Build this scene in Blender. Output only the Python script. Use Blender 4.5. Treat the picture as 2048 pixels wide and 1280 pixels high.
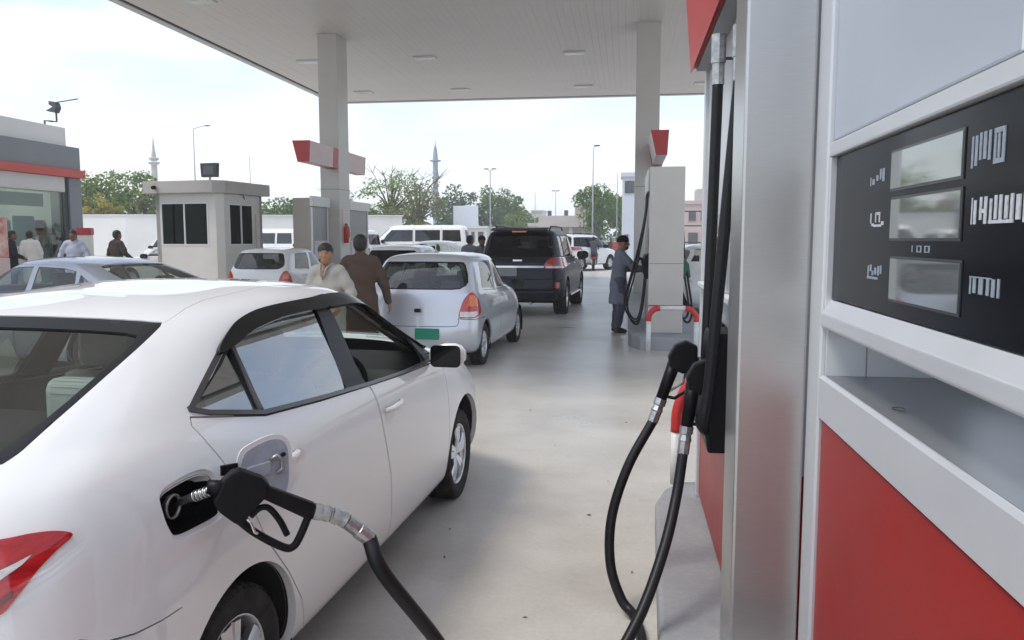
import bpy, bmesh, math, random
import numpy as np
from mathutils import Vector, Matrix
from mathutils.geometry import delaunay_2d_cdt
R = math.radians
random.seed(7); rng = np.random.default_rng(7)
for o in list(bpy.data.objects): bpy.data.objects.remove(o)
scene = bpy.context.scene
COL = scene.collection

# ------------------------------------------------------------------ camera
cam_d = bpy.data.cameras.new('camera'); cam = bpy.data.objects.new('camera', cam_d); COL.objects.link(cam)
cam_d.sensor_width = 36.0; cam_d.lens = 36.0*1600/2048; cam_d.clip_end = 3000; cam_d.clip_start = 0.05
cam.location = (0, 0, 1.66)
cam.rotation_euler = (R(90-5.7815), 0, R(8.1043))
scene.camera = cam
# ------------------------------------------------------------------ sky and sun
SUN_EL, SUN_AZ = 60.0, 232.0          # azimuth clockwise from +Y: a hazy sun stands behind the camera to the left
world = bpy.data.worlds.new('World'); scene.world = world; world.use_nodes = True
wn = world.node_tree.nodes; wl = world.node_tree.links; wn.clear()
w_out = wn.new('ShaderNodeOutputWorld'); w_bg = wn.new('ShaderNodeBackground')
w_sky = wn.new('ShaderNodeTexSky'); w_sky.sky_type = 'NISHITA'; w_sky.sun_disc = False
w_sky.sun_elevation = R(SUN_EL); w_sky.sun_rotation = R(SUN_AZ)
w_sky.air_density = 1.0; w_sky.dust_density = 1.0; w_sky.ozone_density = 1.0; w_sky.altitude = 100
w_tc = wn.new('ShaderNodeTexCoord'); w_sep = wn.new('ShaderNodeSeparateXYZ'); wl.new(w_tc.outputs['Generated'], w_sep.inputs[0])
# clouds: direction divided by height gives a flat cloud deck
w_add = wn.new('ShaderNodeMath'); w_add.operation = 'ADD'; w_add.inputs[1].default_value = 0.16; wl.new(w_sep.outputs['Z'], w_add.inputs[0])
w_max = wn.new('ShaderNodeMath'); w_max.operation = 'MAXIMUM'; w_max.inputs[1].default_value = 0.05; wl.new(w_add.outputs[0], w_max.inputs[0])
w_cmb = wn.new('ShaderNodeCombineXYZ')
for i, ax in enumerate('XYZ'): wl.new(w_max.outputs[0], w_cmb.inputs[i])
w_div = wn.new('ShaderNodeVectorMath'); w_div.operation = 'DIVIDE'; wl.new(w_tc.outputs['Generated'], w_div.inputs[0]); wl.new(w_cmb.outputs[0], w_div.inputs[1])
w_no = wn.new('ShaderNodeTexNoise'); w_no.inputs['Scale'].default_value = 1.25; w_no.inputs['Detail'].default_value = 6; w_no.inputs['Roughness'].default_value = 0.52; w_no.inputs['Distortion'].default_value = 0.35
wl.new(w_div.outputs[0], w_no.inputs['Vector'])
w_rp = wn.new('ShaderNodeValToRGB'); w_rp.color_ramp.elements[0].position = 0.42; w_rp.color_ramp.elements[1].position = 0.62
w_rp.color_ramp.elements[0].color = (0.20, 0.20, 0.20, 1)
w_rp.color_ramp.elements[1].color = (0.72, 0.72, 0.72, 1)
wl.new(w_no.outputs['Fac'], w_rp.inputs[0])
w_mix = wn.new('ShaderNodeMix'); w_mix.data_type = 'RGBA'
w_mix.inputs['B'].default_value = (4.7, 4.68, 4.62, 1)
wl.new(w_rp.outputs[0], w_mix.inputs['Factor']); wl.new(w_sky.outputs[0], w_mix.inputs['A'])
w_hz = wn.new('ShaderNodeMapRange'); w_hz.inputs['From Min'].default_value = 0.0; w_hz.inputs['From Max'].default_value = 0.20; w_hz.inputs['To Min'].default_value = 0.8; w_hz.inputs['To Max'].default_value = 0.0
wl.new(w_sep.outputs['Z'], w_hz.inputs['Value'])
w_mx2 = wn.new('ShaderNodeMix'); w_mx2.data_type = 'RGBA'; w_mx2.inputs['B'].default_value = (4.2, 4.17, 4.08, 1)
wl.new(w_hz.outputs[0], w_mx2.inputs['Factor']); wl.new(w_mix.outputs['Result'], w_mx2.inputs['A'])
wl.new(w_mx2.outputs['Result'], w_bg.inputs['Color']); w_bg.inputs['Strength'].default_value = 0.12
wl.new(w_bg.outputs[0], w_out.inputs[0])
sun_d = bpy.data.lights.new('sun', 'SUN'); sun_d.energy = 0.9; sun_d.angle = R(16); sun_d.color = (1.0, 0.94, 0.85)
sun = bpy.data.objects.new('sun', sun_d); COL.objects.link(sun)
_sd = Vector((math.sin(R(SUN_AZ))*math.cos(R(SUN_EL)), math.cos(R(SUN_AZ))*math.cos(R(SUN_EL)), math.sin(R(SUN_EL))))
sun.rotation_euler = (-_sd).to_track_quat('-Z', 'Y').to_euler()
vs = scene.view_settings
vs.view_transform = 'Standard'; vs.look = 'None'; vs.exposure = 1.20; vs.gamma = 1.0; vs.use_curve_mapping = False
scene.render.engine = 'CYCLES'
scene.cycles.max_bounces = 10; scene.cycles.volume_bounces = 1; scene.cycles.volume_step_rate = 4; scene.cycles.transparent_max_bounces = 16; scene.cycles.transmission_bounces = 8

# ------------------------------------------------------------------ materials
MATS = {}
def mat(name, col=(.5,.5,.5), rough=.5, metal=0., spec=.5, noise=0., nscale=8., bump=0., bscale=60., coat=0., emit=0., stretch=None, col2=None, rvar=0., ndetail=4.):
    if name in MATS: return MATS[name]
    m = bpy.data.materials.new(name); m.use_nodes = True
    n = m.node_tree.nodes; l = m.node_tree.links; b = n['Principled BSDF']
    b.inputs['Base Color'].default_value = (*col, 1); b.inputs['Roughness'].default_value = rough
    b.inputs['Metallic'].default_value = metal; b.inputs['Specular IOR Level'].default_value = spec
    b.inputs['Coat Weight'].default_value = coat; b.inputs['Coat Roughness'].default_value = .04
    vec = None
    if noise or bump or col2 or rvar:
        tc = n.new('ShaderNodeTexCoord'); mp = n.new('ShaderNodeMapping'); l.new(tc.outputs['Object'], mp.inputs[0])
        if stretch: mp.inputs['Scale'].default_value = stretch
        vec = mp.outputs[0]
    if noise or col2 or rvar:
        t = n.new('ShaderNodeTexNoise'); t.inputs['Scale'].default_value = nscale; t.inputs['Detail'].default_value = ndetail; t.inputs['Roughness'].default_value = .6
        l.new(vec, t.inputs['Vector'])
        if noise or col2:
            r = n.new('ShaderNodeValToRGB'); r.color_ramp.elements[0].position = .3; r.color_ramp.elements[1].position = .72
            c2 = col2 if col2 else col
            k = noise
            r.color_ramp.elements[0].color = (*[max(0, c*(1-k)) for c in col], 1); r.color_ramp.elements[1].color = (*[min(1, c*(1+k)) for c in c2], 1)
            l.new(t.outputs['Fac'], r.inputs[0]); l.new(r.outputs[0], b.inputs['Base Color'])
        if rvar:
            mr = n.new('ShaderNodeMapRange'); mr.inputs['To Min'].default_value = max(.02, rough-rvar); mr.inputs['To Max'].default_value = rough+rvar
            l.new(t.outputs['Fac'], mr.inputs['Value']); l.new(mr.outputs[0], b.inputs['Roughness'])
    if bump:
        t2 = n.new('ShaderNodeTexNoise'); t2.inputs['Scale'].default_value = bscale; t2.inputs['Detail'].default_value = 5
        l.new(vec, t2.inputs['Vector'])
        bp = n.new('ShaderNodeBump'); bp.inputs['Strength'].default_value = bump; bp.inputs['Distance'].default_value = .01
        l.new(t2.outputs['Fac'], bp.inputs['Height']); l.new(bp.outputs[0], b.inputs['Normal'])
    if emit:
        b.inputs['Emission Color'].default_value = (*col, 1); b.inputs['Emission Strength'].default_value = emit
    MATS[name] = m
    return m
def glass(name, tint=(.6,.65,.62), rough=.0, refl=1.0, body=0., bodycol=(.02,.02,.02), ior=1.62):
    """window glass: tinted see-through plus mirror reflection by Fresnel, optionally a share of opaque film"""
    if name in MATS: return MATS[name]
    m = bpy.data.materials.new(name); m.use_nodes = True
    n = m.node_tree.nodes; l = m.node_tree.links; n.clear()
    o = n.new('ShaderNodeOutputMaterial'); t = n.new('ShaderNodeBsdfTransparent'); t.inputs[0].default_value = (*tint, 1)
    g = n.new('ShaderNodeBsdfGlossy'); g.inputs['Roughness'].default_value = rough; g.inputs[0].default_value = (refl, refl, refl, 1)
    lw = n.new('ShaderNodeLayerWeight'); lw.inputs['Blend'].default_value = .5
    pw = n.new('ShaderNodeMath'); pw.operation = 'POWER'; pw.inputs[1].default_value = 5.; l.new(lw.outputs['Facing'], pw.inputs[0])
    f = n.new('ShaderNodeMapRange'); f.inputs['To Min'].default_value = ((ior-1)/(ior+1))**2; l.new(pw.outputs[0], f.inputs['Value'])     # Schlick, the same from both sides
    base = t.outputs[0]
    if body:
        d = n.new('ShaderNodeBsdfDiffuse'); d.inputs[0].default_value = (*bodycol, 1)
        mx0 = n.new('ShaderNodeMixShader'); mx0.inputs[0].default_value = body; l.new(base, mx0.inputs[1]); l.new(d.outputs[0], mx0.inputs[2]); base = mx0.outputs[0]
    mx = n.new('ShaderNodeMixShader'); l.new(f.outputs[0], mx.inputs[0]); l.new(base, mx.inputs[1]); l.new(g.outputs[0], mx.inputs[2]); l.new(mx.outputs[0], o.inputs[0])
    MATS[name] = m
    return m

# ------------------------------------------------------------------ scene graph helpers
def tag(o, label=None, cat=None, group=None, kind=None):
    if label: o['label'] = label
    if cat: o['category'] = cat
    if group: o['group'] = group
    if kind: o['kind'] = kind
    return o
def empty(name, loc=(0,0,0), rz=0., label=None, cat=None, group=None):
    o = bpy.data.objects.new(name, None); COL.objects.link(o); o.location = loc; o.rotation_euler = (0, 0, rz); o.empty_display_size = .2
    return tag(o, label, cat, group)
def link(name, me, parent=None, m=None, loc=None):
    o = bpy.data.objects.new(name, me); COL.objects.link(o)
    if m is not None:
        me.materials.clear()
        for k in (m if isinstance(m, (list, tuple)) else [m]): me.materials.append(MATS[k] if isinstance(k, str) else k)
    if parent is not None: o.parent = parent
    if loc is not None: o.location = loc
    return o
def copy_tree(o, parent=None):
    c = o.copy(); COL.objects.link(c); c.parent = parent
    for ch in list(o.children): copy_tree(ch, c)
    return c
class MB:
    """collects simple shapes in one mesh"""
    def __init__(s): s.v = []; s.f = []; s.mi = []; s.cur = 0; s.sm = []
    def add(s, vs, fs, smooth=False):
        b = len(s.v); s.v += [tuple(map(float, p)) for p in vs]
        for f in fs: s.f.append(tuple(b+i for i in f)); s.mi.append(s.cur); s.sm.append(smooth)
        return s
    def box(s, x0, x1, y0, y1, z0, z1, ch=0.):
        x0, x1 = min(x0,x1), max(x0,x1); y0, y1 = min(y0,y1), max(y0,y1); z0, z1 = min(z0,z1), max(z0,z1)
        if ch <= 0:
            vs = [(x,y,z) for z in (z0,z1) for y in (y0,y1) for x in (x0,x1)]
            return s.add(vs, [(0,2,3,1),(4,5,7,6),(0,1,5,4),(2,6,7,3),(0,4,6,2),(1,3,7,5)])
        bm = bmesh.new(); bmesh.ops.create_cube(bm, size=1)
        for v in bm.verts: v.co = ((v.co.x+.5)*(x1-x0)+x0, (v.co.y+.5)*(y1-y0)+y0, (v.co.z+.5)*(z1-z0)+z0)
        bmesh.ops.bevel(bm, geom=list(bm.edges), offset=ch, segments=2, affect='EDGES', profile=.6)
        bm.verts.index_update(); s.add([v.co[:] for v in bm.verts], [[v.index for v in f.verts] for f in bm.faces]); bm.free(); return s
    def prism(s, poly, a, b, axis='z', ch=0.):
        """polygon extruded from a to b along an axis; poly given in the other two axes (x: y,z  y: x,z  z: x,y)"""
        def P(p, t): return {'x': (t, p[0], p[1]), 'y': (p[0], t, p[1]), 'z': (p[0], p[1], t)}[axis]
        n = len(poly); vs = [P(p, a) for p in poly]+[P(p, b) for p in poly]
        fs = [(i, (i+1) % n, n+(i+1) % n, n+i) for i in range(n)]+[tuple(range(n))[::-1], tuple(range(n, 2*n))]
        if ch > 0:
            bm = bmesh.new(); bv = [bm.verts.new(v) for v in vs]
            for f in fs: bm.faces.new([bv[i] for i in f])
            bmesh.ops.recalc_face_normals(bm, faces=list(bm.faces))
            bmesh.ops.bevel(bm, geom=list(bm.edges), offset=ch, segments=2, affect='EDGES', profile=.6)
            bm.verts.index_update(); s.add([v.co[:] for v in bm.verts], [[v.index for v in f.verts] for f in bm.faces]); bm.free(); return s
        return s.add(vs, fs)
    def tube(s, pts, r, n=10, caps=True, smooth=True):
        """round tube along points; r a number or a list"""
        pts = [Vector(p) for p in pts]; m = len(pts); rs = r if isinstance(r, (list, tuple)) else [r]*m
        t = (pts[1]-pts[0]).normalized(); up = Vector((0,0,1)) if abs(t.z) < .9 else Vector((1,0,0))
        x = t.cross(up).normalized(); vs = []
        for i, p in enumerate(pts):
            tt = (pts[min(i+1,m-1)]-pts[max(i-1,0)])
            tt = tt.normalized() if tt.length > 1e-9 else t
            x = (x-tt*x.dot(tt)).normalized(); y = tt.cross(x)
            for k in range(n):
                a = 2*math.pi*k/n; vs.append(p+(x*math.cos(a)+y*math.sin(a))*rs[i])
        fs = [(i*n+k, i*n+(k+1) % n, (i+1)*n+(k+1) % n, (i+1)*n+k) for i in range(m-1) for k in range(n)]
        s.add(vs, fs, smooth)
        if caps: s.add(vs[:n], [tuple(range(n))[::-1]]); s.add(vs[-n:], [tuple(range(n))])
        return s
    def cyl(s, p0, p1, r, n=16): return s.tube([p0, p1], r, n)
    def lathe(s, prof, c=(0,0,0), axis='z', n=24, smooth=True):
        vs = []
        for (r, h) in prof:
            for k in range(n):
                a = 2*math.pi*k/n; x, y = r*math.cos(a), r*math.sin(a)
                vs.append({'z': (c[0]+x, c[1]+y, c[2]+h), 'x': (c[0]+h, c[1]+x, c[2]+y), 'y': (c[0]+y, c[1]+h, c[2]+x)}[axis])
        m = len(prof)
        return s.add(vs, [(i*n+k, i*n+(k+1) % n, (i+1)*n+(k+1) % n, (i+1)*n+k) for i in range(m-1) for k in range(n)], smooth)
    def ball(s, c, r, n=10, m=7):
        r = (r, r, r) if not isinstance(r, (tuple, list)) else r
        vs = [(c[0]+r[0]*math.sin(math.pi*j/m)*math.cos(2*math.pi*k/n), c[1]+r[1]*math.sin(math.pi*j/m)*math.sin(2*math.pi*k/n), c[2]+r[2]*math.cos(math.pi*j/m)) for j in range(m+1) for k in range(n)]
        return s.add(vs, [(j*n+k, (j+1)*n+k, (j+1)*n+(k+1) % n, j*n+(k+1) % n) for j in range(m) for k in range(n)], True)
    def quad(s, a, b, c, d): return s.add([a,b,c,d], [(0,1,2,3)])
    def mesh(s, name, fix=True):
        me = bpy.data.meshes.new(name); me.from_pydata(s.v, [], s.f); me.update()
        me.polygons.foreach_set('material_index', s.mi); me.polygons.foreach_set('use_smooth', s.sm)
        if fix:
            bm = bmesh.new(); bm.from_mesh(me); bmesh.ops.remove_doubles(bm, verts=bm.verts, dist=1e-5) if len(s.v) < 4000 else None
            bmesh.ops.recalc_face_normals(bm, faces=bm.faces); bm.to_mesh(me); bm.free()
        return me
    def build(s, name, m, parent=None, fix=True): return link(name, s.mesh(name, fix), parent, m)
def box(name, m, parent, *a, ch=0.): return MB().box(*a, ch=ch).build(name, m, parent)
def bez(p, n=24):
    """smooth curve through points (Catmull-Rom)"""
    p = [Vector(q) for q in p]; p = [p[0]*2-p[1]]+p+[p[-1]*2-p[-2]]; out = []
    for i in range(1, len(p)-2):
        for k in range(n):
            t = k/n; a, b, c, d = p[i-1:i+3]
            out.append(.5*((2*b)+(c-a)*t+(2*a-5*b+4*c-d)*t*t+(3*b-a-3*c+d)*t**3))
    out.append(p[-2]); return out
def rrect(x0, x1, y0, y1, r, n=5):
    out = []
    for cx, cy, a0 in ((x1-r,y1-r,0),(x0+r,y1-r,90),(x0+r,y0+r,180),(x1-r,y0+r,270)):
        for k in range(n+1):
            a = R(a0+90*k/n); out.append((cx+r*math.cos(a), cy+r*math.sin(a)))
    return out
# ------------------------------------------------------------------ body nets
def net_sedan():
    return Surf([
    #    rear  front  bow_r bow_f  half widths (side, rear to front)      z: rc, rcorner, s-rear, s-mid, s-front, fcorner, fc
    row(.14, 4.46, .16, .26, [.70,.72,.72,.72,.70], [.24,.22,.17,.17,.17,.18,.18], wr=.66, wf=.66, cf=.2),
    row(.09, 4.54, .16, .28, [.83,.835,.835,.835,.83], [.29,.27,.19,.18,.19,.22,.22], wr=.78, wf=.78, cf=.2),
    row(.03, 4.60, .17, .30, [.875,.872,.870,.870,.882], [.42,.40,.30,.29,.30,.34,.34], wr=.83, wf=.83, cf=.2),
    row(.00, 4.63, .18, .32, [.89,.882,.880,.882,.900], [.58,.57,.50,.48,.48,.50,.50], wr=.85, wf=.85, cf=.2),
    row(.00, 4.62, .19, .36, [.888,.888,.885,.886,.898], [.74,.74,.70,.66,.64,.63,.62], wr=.85, wf=.85, cf=.22),
    row(.02, 4.58, .20, .42, [.868,.885,.883,.882,.884], [.90,.91,.90,.84,.80,.74,.70], wr=.83, wf=.82, cf=.24),
    row(.05, 4.50, .20, .46, [.835,.862,.868,.868,.858], [1.02,1.02,1.00,.94,.90,.82,.77], wr=.79, wf=.79),
    row(.10, 4.38, .18, .46, [.795,.830,.846,.846,.826], [1.095,1.09,1.075,1.00,.96,.89,.84], wr=.74, wf=.75),
    row(.30, 4.02, .14, .36, [.762,.802,.822,.822,.790], [1.135,1.13,1.125,1.04,1.005,.965,.945], wr=.70, wf=.71, cr=.26, cf=.22),
    row(.56, 3.66, -.10, .24, [.735,.772,.795,.800,.760], [1.15,1.155,1.165,1.07,1.035,1.02,1.02], wr=.67, wf=.69, cr=.30, cf=.18),
    row(.86, 3.30, -.03, .22, [.658,.700,.722,.722,.690], [1.28,1.28,1.275,1.22,1.19,1.18,1.20], wr=.605, wf=.62, cr=.27, cf=.18),
    row(1.16, 2.93, .00, .18, [.588,.618,.632,.625,.600], [1.395,1.385,1.385,1.405,1.385,1.36,1.375], wr=.545, wf=.55, cr=.22, cf=.18),
    row(1.30, 2.76, .02, .14, [.500,.525,.535,.525,.505], [1.43,1.422,1.435,1.46,1.438,1.415,1.42], wr=.46, wf=.46, cr=.16, cf=.16),
    row(1.42, 2.60, .02, .10, [.26,.27,.27,.27,.26], [1.45,1.45,1.462,1.485,1.467,1.445,1.445], wr=.24, wf=.24, cr=.12, cf=.12),
    row(1.46, 2.54, .02, .08, [0,0,0,0,0], [1.458,1.458,1.470,1.491,1.475,1.452,1.452], wr=0, wf=0, cr=.1, cf=.1),
    ])
def net_hatch():
    return Surf([
    row(.08, 3.46, .06, .22, [.60,.62,.62,.62,.60], [.25,.24,.18,.18,.18,.19,.19], wr=.58, wf=.56, cr=.12, cf=.2),
    row(.03, 3.52, .07, .26, [.705,.70,.69,.69,.69], [.28,.27,.20,.19,.20,.23,.23], wr=.68, wf=.64, cr=.12, cf=.2),
    row(.00, 3.57, .08, .28, [.738,.732,.725,.725,.73], [.38,.37,.32,.31,.32,.34,.34], wr=.715, wf=.68, cr=.12, cf=.2),
    row(.00, 3.59, .05, .30, [.742,.738,.735,.735,.738], [.50,.50,.48,.47,.48,.48,.48], wr=.72, wf=.69, cr=.12, cf=.2),
    row(.035, 3.58, .05, .32, [.738,.738,.736,.736,.736], [.62,.62,.62,.60,.60,.58,.58], wr=.715, wf=.68, cr=.12, cf=.22),
    row(.05, 3.55, .05, .34, [.728,.730,.730,.730,.722], [.78,.78,.78,.75,.74,.68,.66], wr=.705, wf=.66, cr=.12, cf=.24),
    row(.07, 3.46, .05, .36, [.712,.716,.718,.716,.70], [.90,.90,.90,.87,.85,.77,.74], wr=.69, wf=.63, cr=.12),
    row(.085, 3.22, .05, .34, [.700,.704,.706,.704,.68], [.955,.955,.955,.93,.915,.86,.84], wr=.675, wf=.61, cr=.12),
    row(.11, 2.86, .05, .30, [.686,.690,.692,.690,.655], [.995,.995,.995,.97,.955,.94,.93], wr=.66, wf=.60, cr=.12, cf=.22),
    row(.19, 2.62, .07, .26, [.640,.648,.650,.648,.615], [1.17,1.17,1.17,1.13,1.11,1.10,1.12], wr=.61, wf=.56, cr=.12, cf=.2),
    row(.28, 2.34, .06, .20, [.592,.602,.606,.602,.575], [1.33,1.33,1.33,1.33,1.30,1.27,1.29], wr=.56, wf=.52, cr=.15, cf=.18),
    row(.34, 2.20, .05, .16, [.545,.555,.560,.555,.53], [1.405,1.40,1.40,1.415,1.39,1.37,1.385], wr=.515, wf=.48, cr=.13, cf=.16),
    row(.42, 2.06, .04, .12, [.44,.45,.45,.45,.43], [1.437,1.435,1.44,1.455,1.44,1.42,1.425], wr=.41, wf=.38, cr=.12, cf=.14),
    row(.50, 1.96, .03, .08, [.22,.22,.22,.22,.22], [1.450,1.450,1.458,1.472,1.46,1.442,1.442], wr=.2, wf=.2, cr=.1, cf=.1),
    row(.52, 1.92, .02, .06, [0,0,0,0,0], [1.454,1.454,1.462,1.476,1.464,1.446,1.446], wr=0, wf=0, cr=.1, cf=.1),
    ])
def net_suv():
    return Surf([
    row(.12, 4.80, .08, .25, [.82,.84,.84,.84,.80], [.36,.34,.32,.32,.32,.32,.32], wr=.76, wf=.72, cr=.2, cf=.2),
    row(.04, 4.90, .10, .28, [.94,.94,.935,.935,.93], [.38,.37,.36,.36,.36,.38,.38], wr=.90, wf=.86, cr=.2, cf=.2),
    row(.00, 4.95, .10, .30, [.985,.968,.955,.968,.985], [.50,.49,.48,.47,.48,.50,.50], wr=.93, wf=.90, cr=.2, cf=.2),
    row(.01, 4.95, .10, .30, [.992,.972,.960,.972,.992], [.68,.68,.66,.65,.66,.66,.66], wr=.93, wf=.91, cr=.2, cf=.2),
    row(.06, 4.93, .10, .30, [.982,.970,.962,.970,.982], [.86,.86,.84,.82,.82,.82,.82], wr=.925, wf=.90, cr=.2, cf=.22),
    row(.08, 4.90, .10, .32, [.962,.960,.956,.960,.962], [1.02,1.02,1.00,.98,.97,.95,.94], wr=.905, wf=.88, cr=.2, cf=.24),
    row(.10, 4.82, .10, .34, [.935,.938,.938,.936,.93], [1.13,1.13,1.12,1.10,1.08,1.04,1.03], wr=.88, wf=.84, cr=.2),
    row(.12, 4.50, .10, .34, [.912,.918,.920,.918,.90], [1.20,1.20,1.19,1.17,1.15,1.13,1.12], wr=.855, wf=.82, cr=.2),
    row(.15, 3.95, .10, .34, [.890,.898,.900,.898,.87], [1.26,1.26,1.25,1.23,1.21,1.20,1.20], wr=.835, wf=.80, cr=.2, cf=.24),
    row(.24, 3.68, .09, .28, [.835,.848,.852,.848,.81], [1.48,1.48,1.48,1.46,1.44,1.43,1.45], wr=.78, wf=.74, cr=.19, cf=.22),
    row(.33, 3.38, .08, .22, [.775,.792,.798,.792,.75], [1.71,1.71,1.71,1.71,1.69,1.66,1.68], wr=.725, wf=.68, cr=.18, cf=.2),
    row(.38, 3.22, .07, .18, [.715,.732,.738,.732,.70], [1.82,1.815,1.82,1.83,1.81,1.78,1.79], wr=.665, wf=.63, cr=.16, cf=.18),
    row(.48, 3.06, .05, .14, [.58,.60,.60,.60,.58], [1.865,1.86,1.868,1.885,1.868,1.845,1.85], wr=.53, wf=.50, cr=.14, cf=.16),
    row(.58, 2.92, .03, .10, [.28,.29,.29,.29,.28], [1.88,1.88,1.888,1.905,1.89,1.868,1.868], wr=.26, wf=.25, cr=.12, cf=.12),
    row(.60, 2.86, .02, .08, [0,0,0,0,0], [1.884,1.884,1.892,1.91,1.894,1.872,1.872], wr=0, wf=0, cr=.1, cf=.1),
    ])
def net_van():
    return Surf([
    row(.08, 4.60, .06, .16, [.74,.76,.76,.76,.74], [.30,.29,.26,.26,.26,.27,.27], wr=.70, wf=.68, cr=.14, cf=.16),
    row(.02, 4.66, .06, .18, [.83,.83,.83,.83,.83], [.34,.33,.30,.30,.30,.32,.32], wr=.80, wf=.78, cr=.14, cf=.16),
    row(.00, 4.70, .06, .20, [.85,.85,.85,.85,.85], [.46,.46,.44,.44,.44,.46,.46], wr=.82, wf=.80, cr=.14, cf=.16),
    row(.00, 4.70, .06, .20, [.852,.852,.852,.852,.852], [.66,.66,.64,.64,.64,.66,.66], wr=.82, wf=.80, cr=.14, cf=.16),
    row(.01, 4.69, .06, .20, [.850,.850,.850,.850,.850], [.84,.84,.84,.84,.84,.84,.84], wr=.82, wf=.80, cr=.14, cf=.16),
    row(.02, 4.66, .06, .20, [.845,.845,.845,.845,.845], [.98,.98,.98,.98,.98,.96,.96], wr=.815, wf=.79, cr=.14, cf=.16),
    row(.03, 4.60, .06, .20, [.838,.838,.838,.838,.838], [1.07,1.07,1.07,1.07,1.06,1.03,1.03], wr=.81, wf=.78, cr=.14),
    row(.04, 4.48, .06, .18, [.832,.832,.832,.832,.832], [1.12,1.12,1.12,1.12,1.11,1.09,1.09], wr=.80, wf=.77, cr=.14),
    row(.05, 4.32, .06, .18, [.825,.825,.825,.825,.82], [1.17,1.17,1.17,1.17,1.16,1.15,1.15], wr=.79, wf=.76, cr=.14, cf=.18),
    row(.09, 4.05, .06, .17, [.79,.79,.79,.79,.78], [1.45,1.45,1.45,1.45,1.44,1.43,1.44], wr=.75, wf=.71, cr=.14, cf=.16),
    row(.14, 3.72, .05, .15, [.745,.745,.745,.745,.73], [1.74,1.74,1.74,1.74,1.73,1.71,1.72], wr=.70, wf=.66, cr=.13, cf=.15),
    row(.18, 3.58, .05, .13, [.69,.69,.69,.69,.67], [1.86,1.86,1.87,1.87,1.86,1.84,1.84], wr=.64, wf=.60, cr=.12, cf=.14),
    row(.26, 3.45, .04, .10, [.55,.55,.55,.55,.54], [1.91,1.91,1.92,1.93,1.92,1.90,1.90], wr=.50, wf=.48, cr=.12, cf=.12),
    row(.34, 3.32, .03, .08, [.27,.27,.27,.27,.27], [1.93,1.93,1.94,1.95,1.94,1.92,1.92], wr=.25, wf=.25, cr=.1, cf=.1),
    row(.36, 3.28, .02, .06, [0,0,0,0,0], [1.934,1.934,1.944,1.955,1.944,1.924,1.924], wr=0, wf=0, cr=.1, cf=.1),
    ])
# ------------------------------------------------------------------ car bodies: one smooth spline surface per car, cut into panels
def pip(P, poly):
    """points (n,2) inside polygon"""
    P = np.asarray(P); poly = np.asarray(poly); x, y = P[:,0], P[:,1]; ins = np.zeros(len(P), bool)
    x1, y1 = poly[-1]
    for x2, y2 in poly:
        c = ((y2 > y) != (y1 > y))
        if y1 != y2: ins ^= c & (x < (x1-x2)*(y-y2)/(y1-y2)+x2)
        x1, y1 = x2, y2
    return ins
def densify(poly, d, closed=True):
    poly = np.asarray(poly, float); out = []
    n = len(poly)
    for i in range(n if closed else n-1):
        a, b = poly[i], poly[(i+1) % n]; k = max(1, int(math.ceil(np.linalg.norm(b-a)/d)))
        for j in range(k): out.append(a+(b-a)*j/k)
    if not closed: out.append(poly[-1])
    return np.array(out)
def expand(poly, d):
    """offset a closed polygon outward by d (2-D)"""
    p = np.asarray(poly, float); a = p-np.roll(p, 1, 0); b = np.roll(p, -1, 0)-p
    na = np.stack([a[:,1], -a[:,0]], 1); nb = np.stack([b[:,1], -b[:,0]], 1)
    na /= np.linalg.norm(na, axis=1, keepdims=True)+1e-12; nb /= np.linalg.norm(nb, axis=1, keepdims=True)+1e-12
    area = .5*np.sum(p[:,0]*np.roll(p[:,1], -1)-np.roll(p[:,0], -1)*p[:,1])
    n = na+nb; ln = np.linalg.norm(n, axis=1, keepdims=True); n = n/np.maximum(ln, .5)*(2/np.maximum(ln, 1.0))*.5*np.maximum(ln,1.0)
    n /= np.linalg.norm(n, axis=1, keepdims=True)+1e-12
    k = np.clip(1/np.maximum(np.sum(n*na, 1), .5), 1, 2)[:,None]
    return p+n*k*(d if area > 0 else -d)
def smooth_poly(pts, closed=True, n=6):
    p = np.asarray(pts, float); m = len(p); out = []
    for i in range(m if closed else m-1):
        if closed: a, b, c, d = p[(i-1) % m], p[i], p[(i+1) % m], p[(i+2) % m]
        else: a, b, c, d = p[max(i-1,0)], p[i], p[i+1], p[min(i+2,m-1)]
        for k in range(n):
            t = k/n; out.append(.5*((2*b)+(c-a)*t+(2*a-5*b+4*c-d)*t*t+(3*b-a-3*c+d)*t**3))
    if not closed: out.append(p[-1])
    return np.array(out)
def strip(line, w):
    """closed thin polygon along a polyline"""
    p = densify(line, .03, False); t = np.gradient(p, axis=0); t /= np.linalg.norm(t, axis=1, keepdims=True)+1e-12
    n = np.stack([-t[:,1], t[:,0]], 1)*w*.5
    return np.concatenate([p+n, (p-n)[::-1]])
def row(sr, sf, br, bf, w, z, wr=None, wf=None, cr=.2, cf=.25):
    w = list(w) if isinstance(w, (list, tuple)) else [w]*5
    wr = w[0] if wr is None else wr; wf = w[4] if wf is None else wf
    s5, s9 = sr+br+cr, sf-bf-cf
    S = [sr, sr+.1*br, sr+.45*br, sr+br, sr+br+.35*cr]+[s5+(s9-s5)*k/4 for k in range(5)]+[sf-bf-.35*cf, sf-bf, sf-.45*bf, sf-.1*bf, sf]
    Y = [0, .38*wr, .73*wr, .91*wr, .98*wr]+w+[.98*wf, .91*wf, .73*wf, .38*wf, 0]
    Z = np.interp(range(15), [0,3,5,7,9,11,14], z)
    return np.stack([S, Y, Z], 1)
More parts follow.
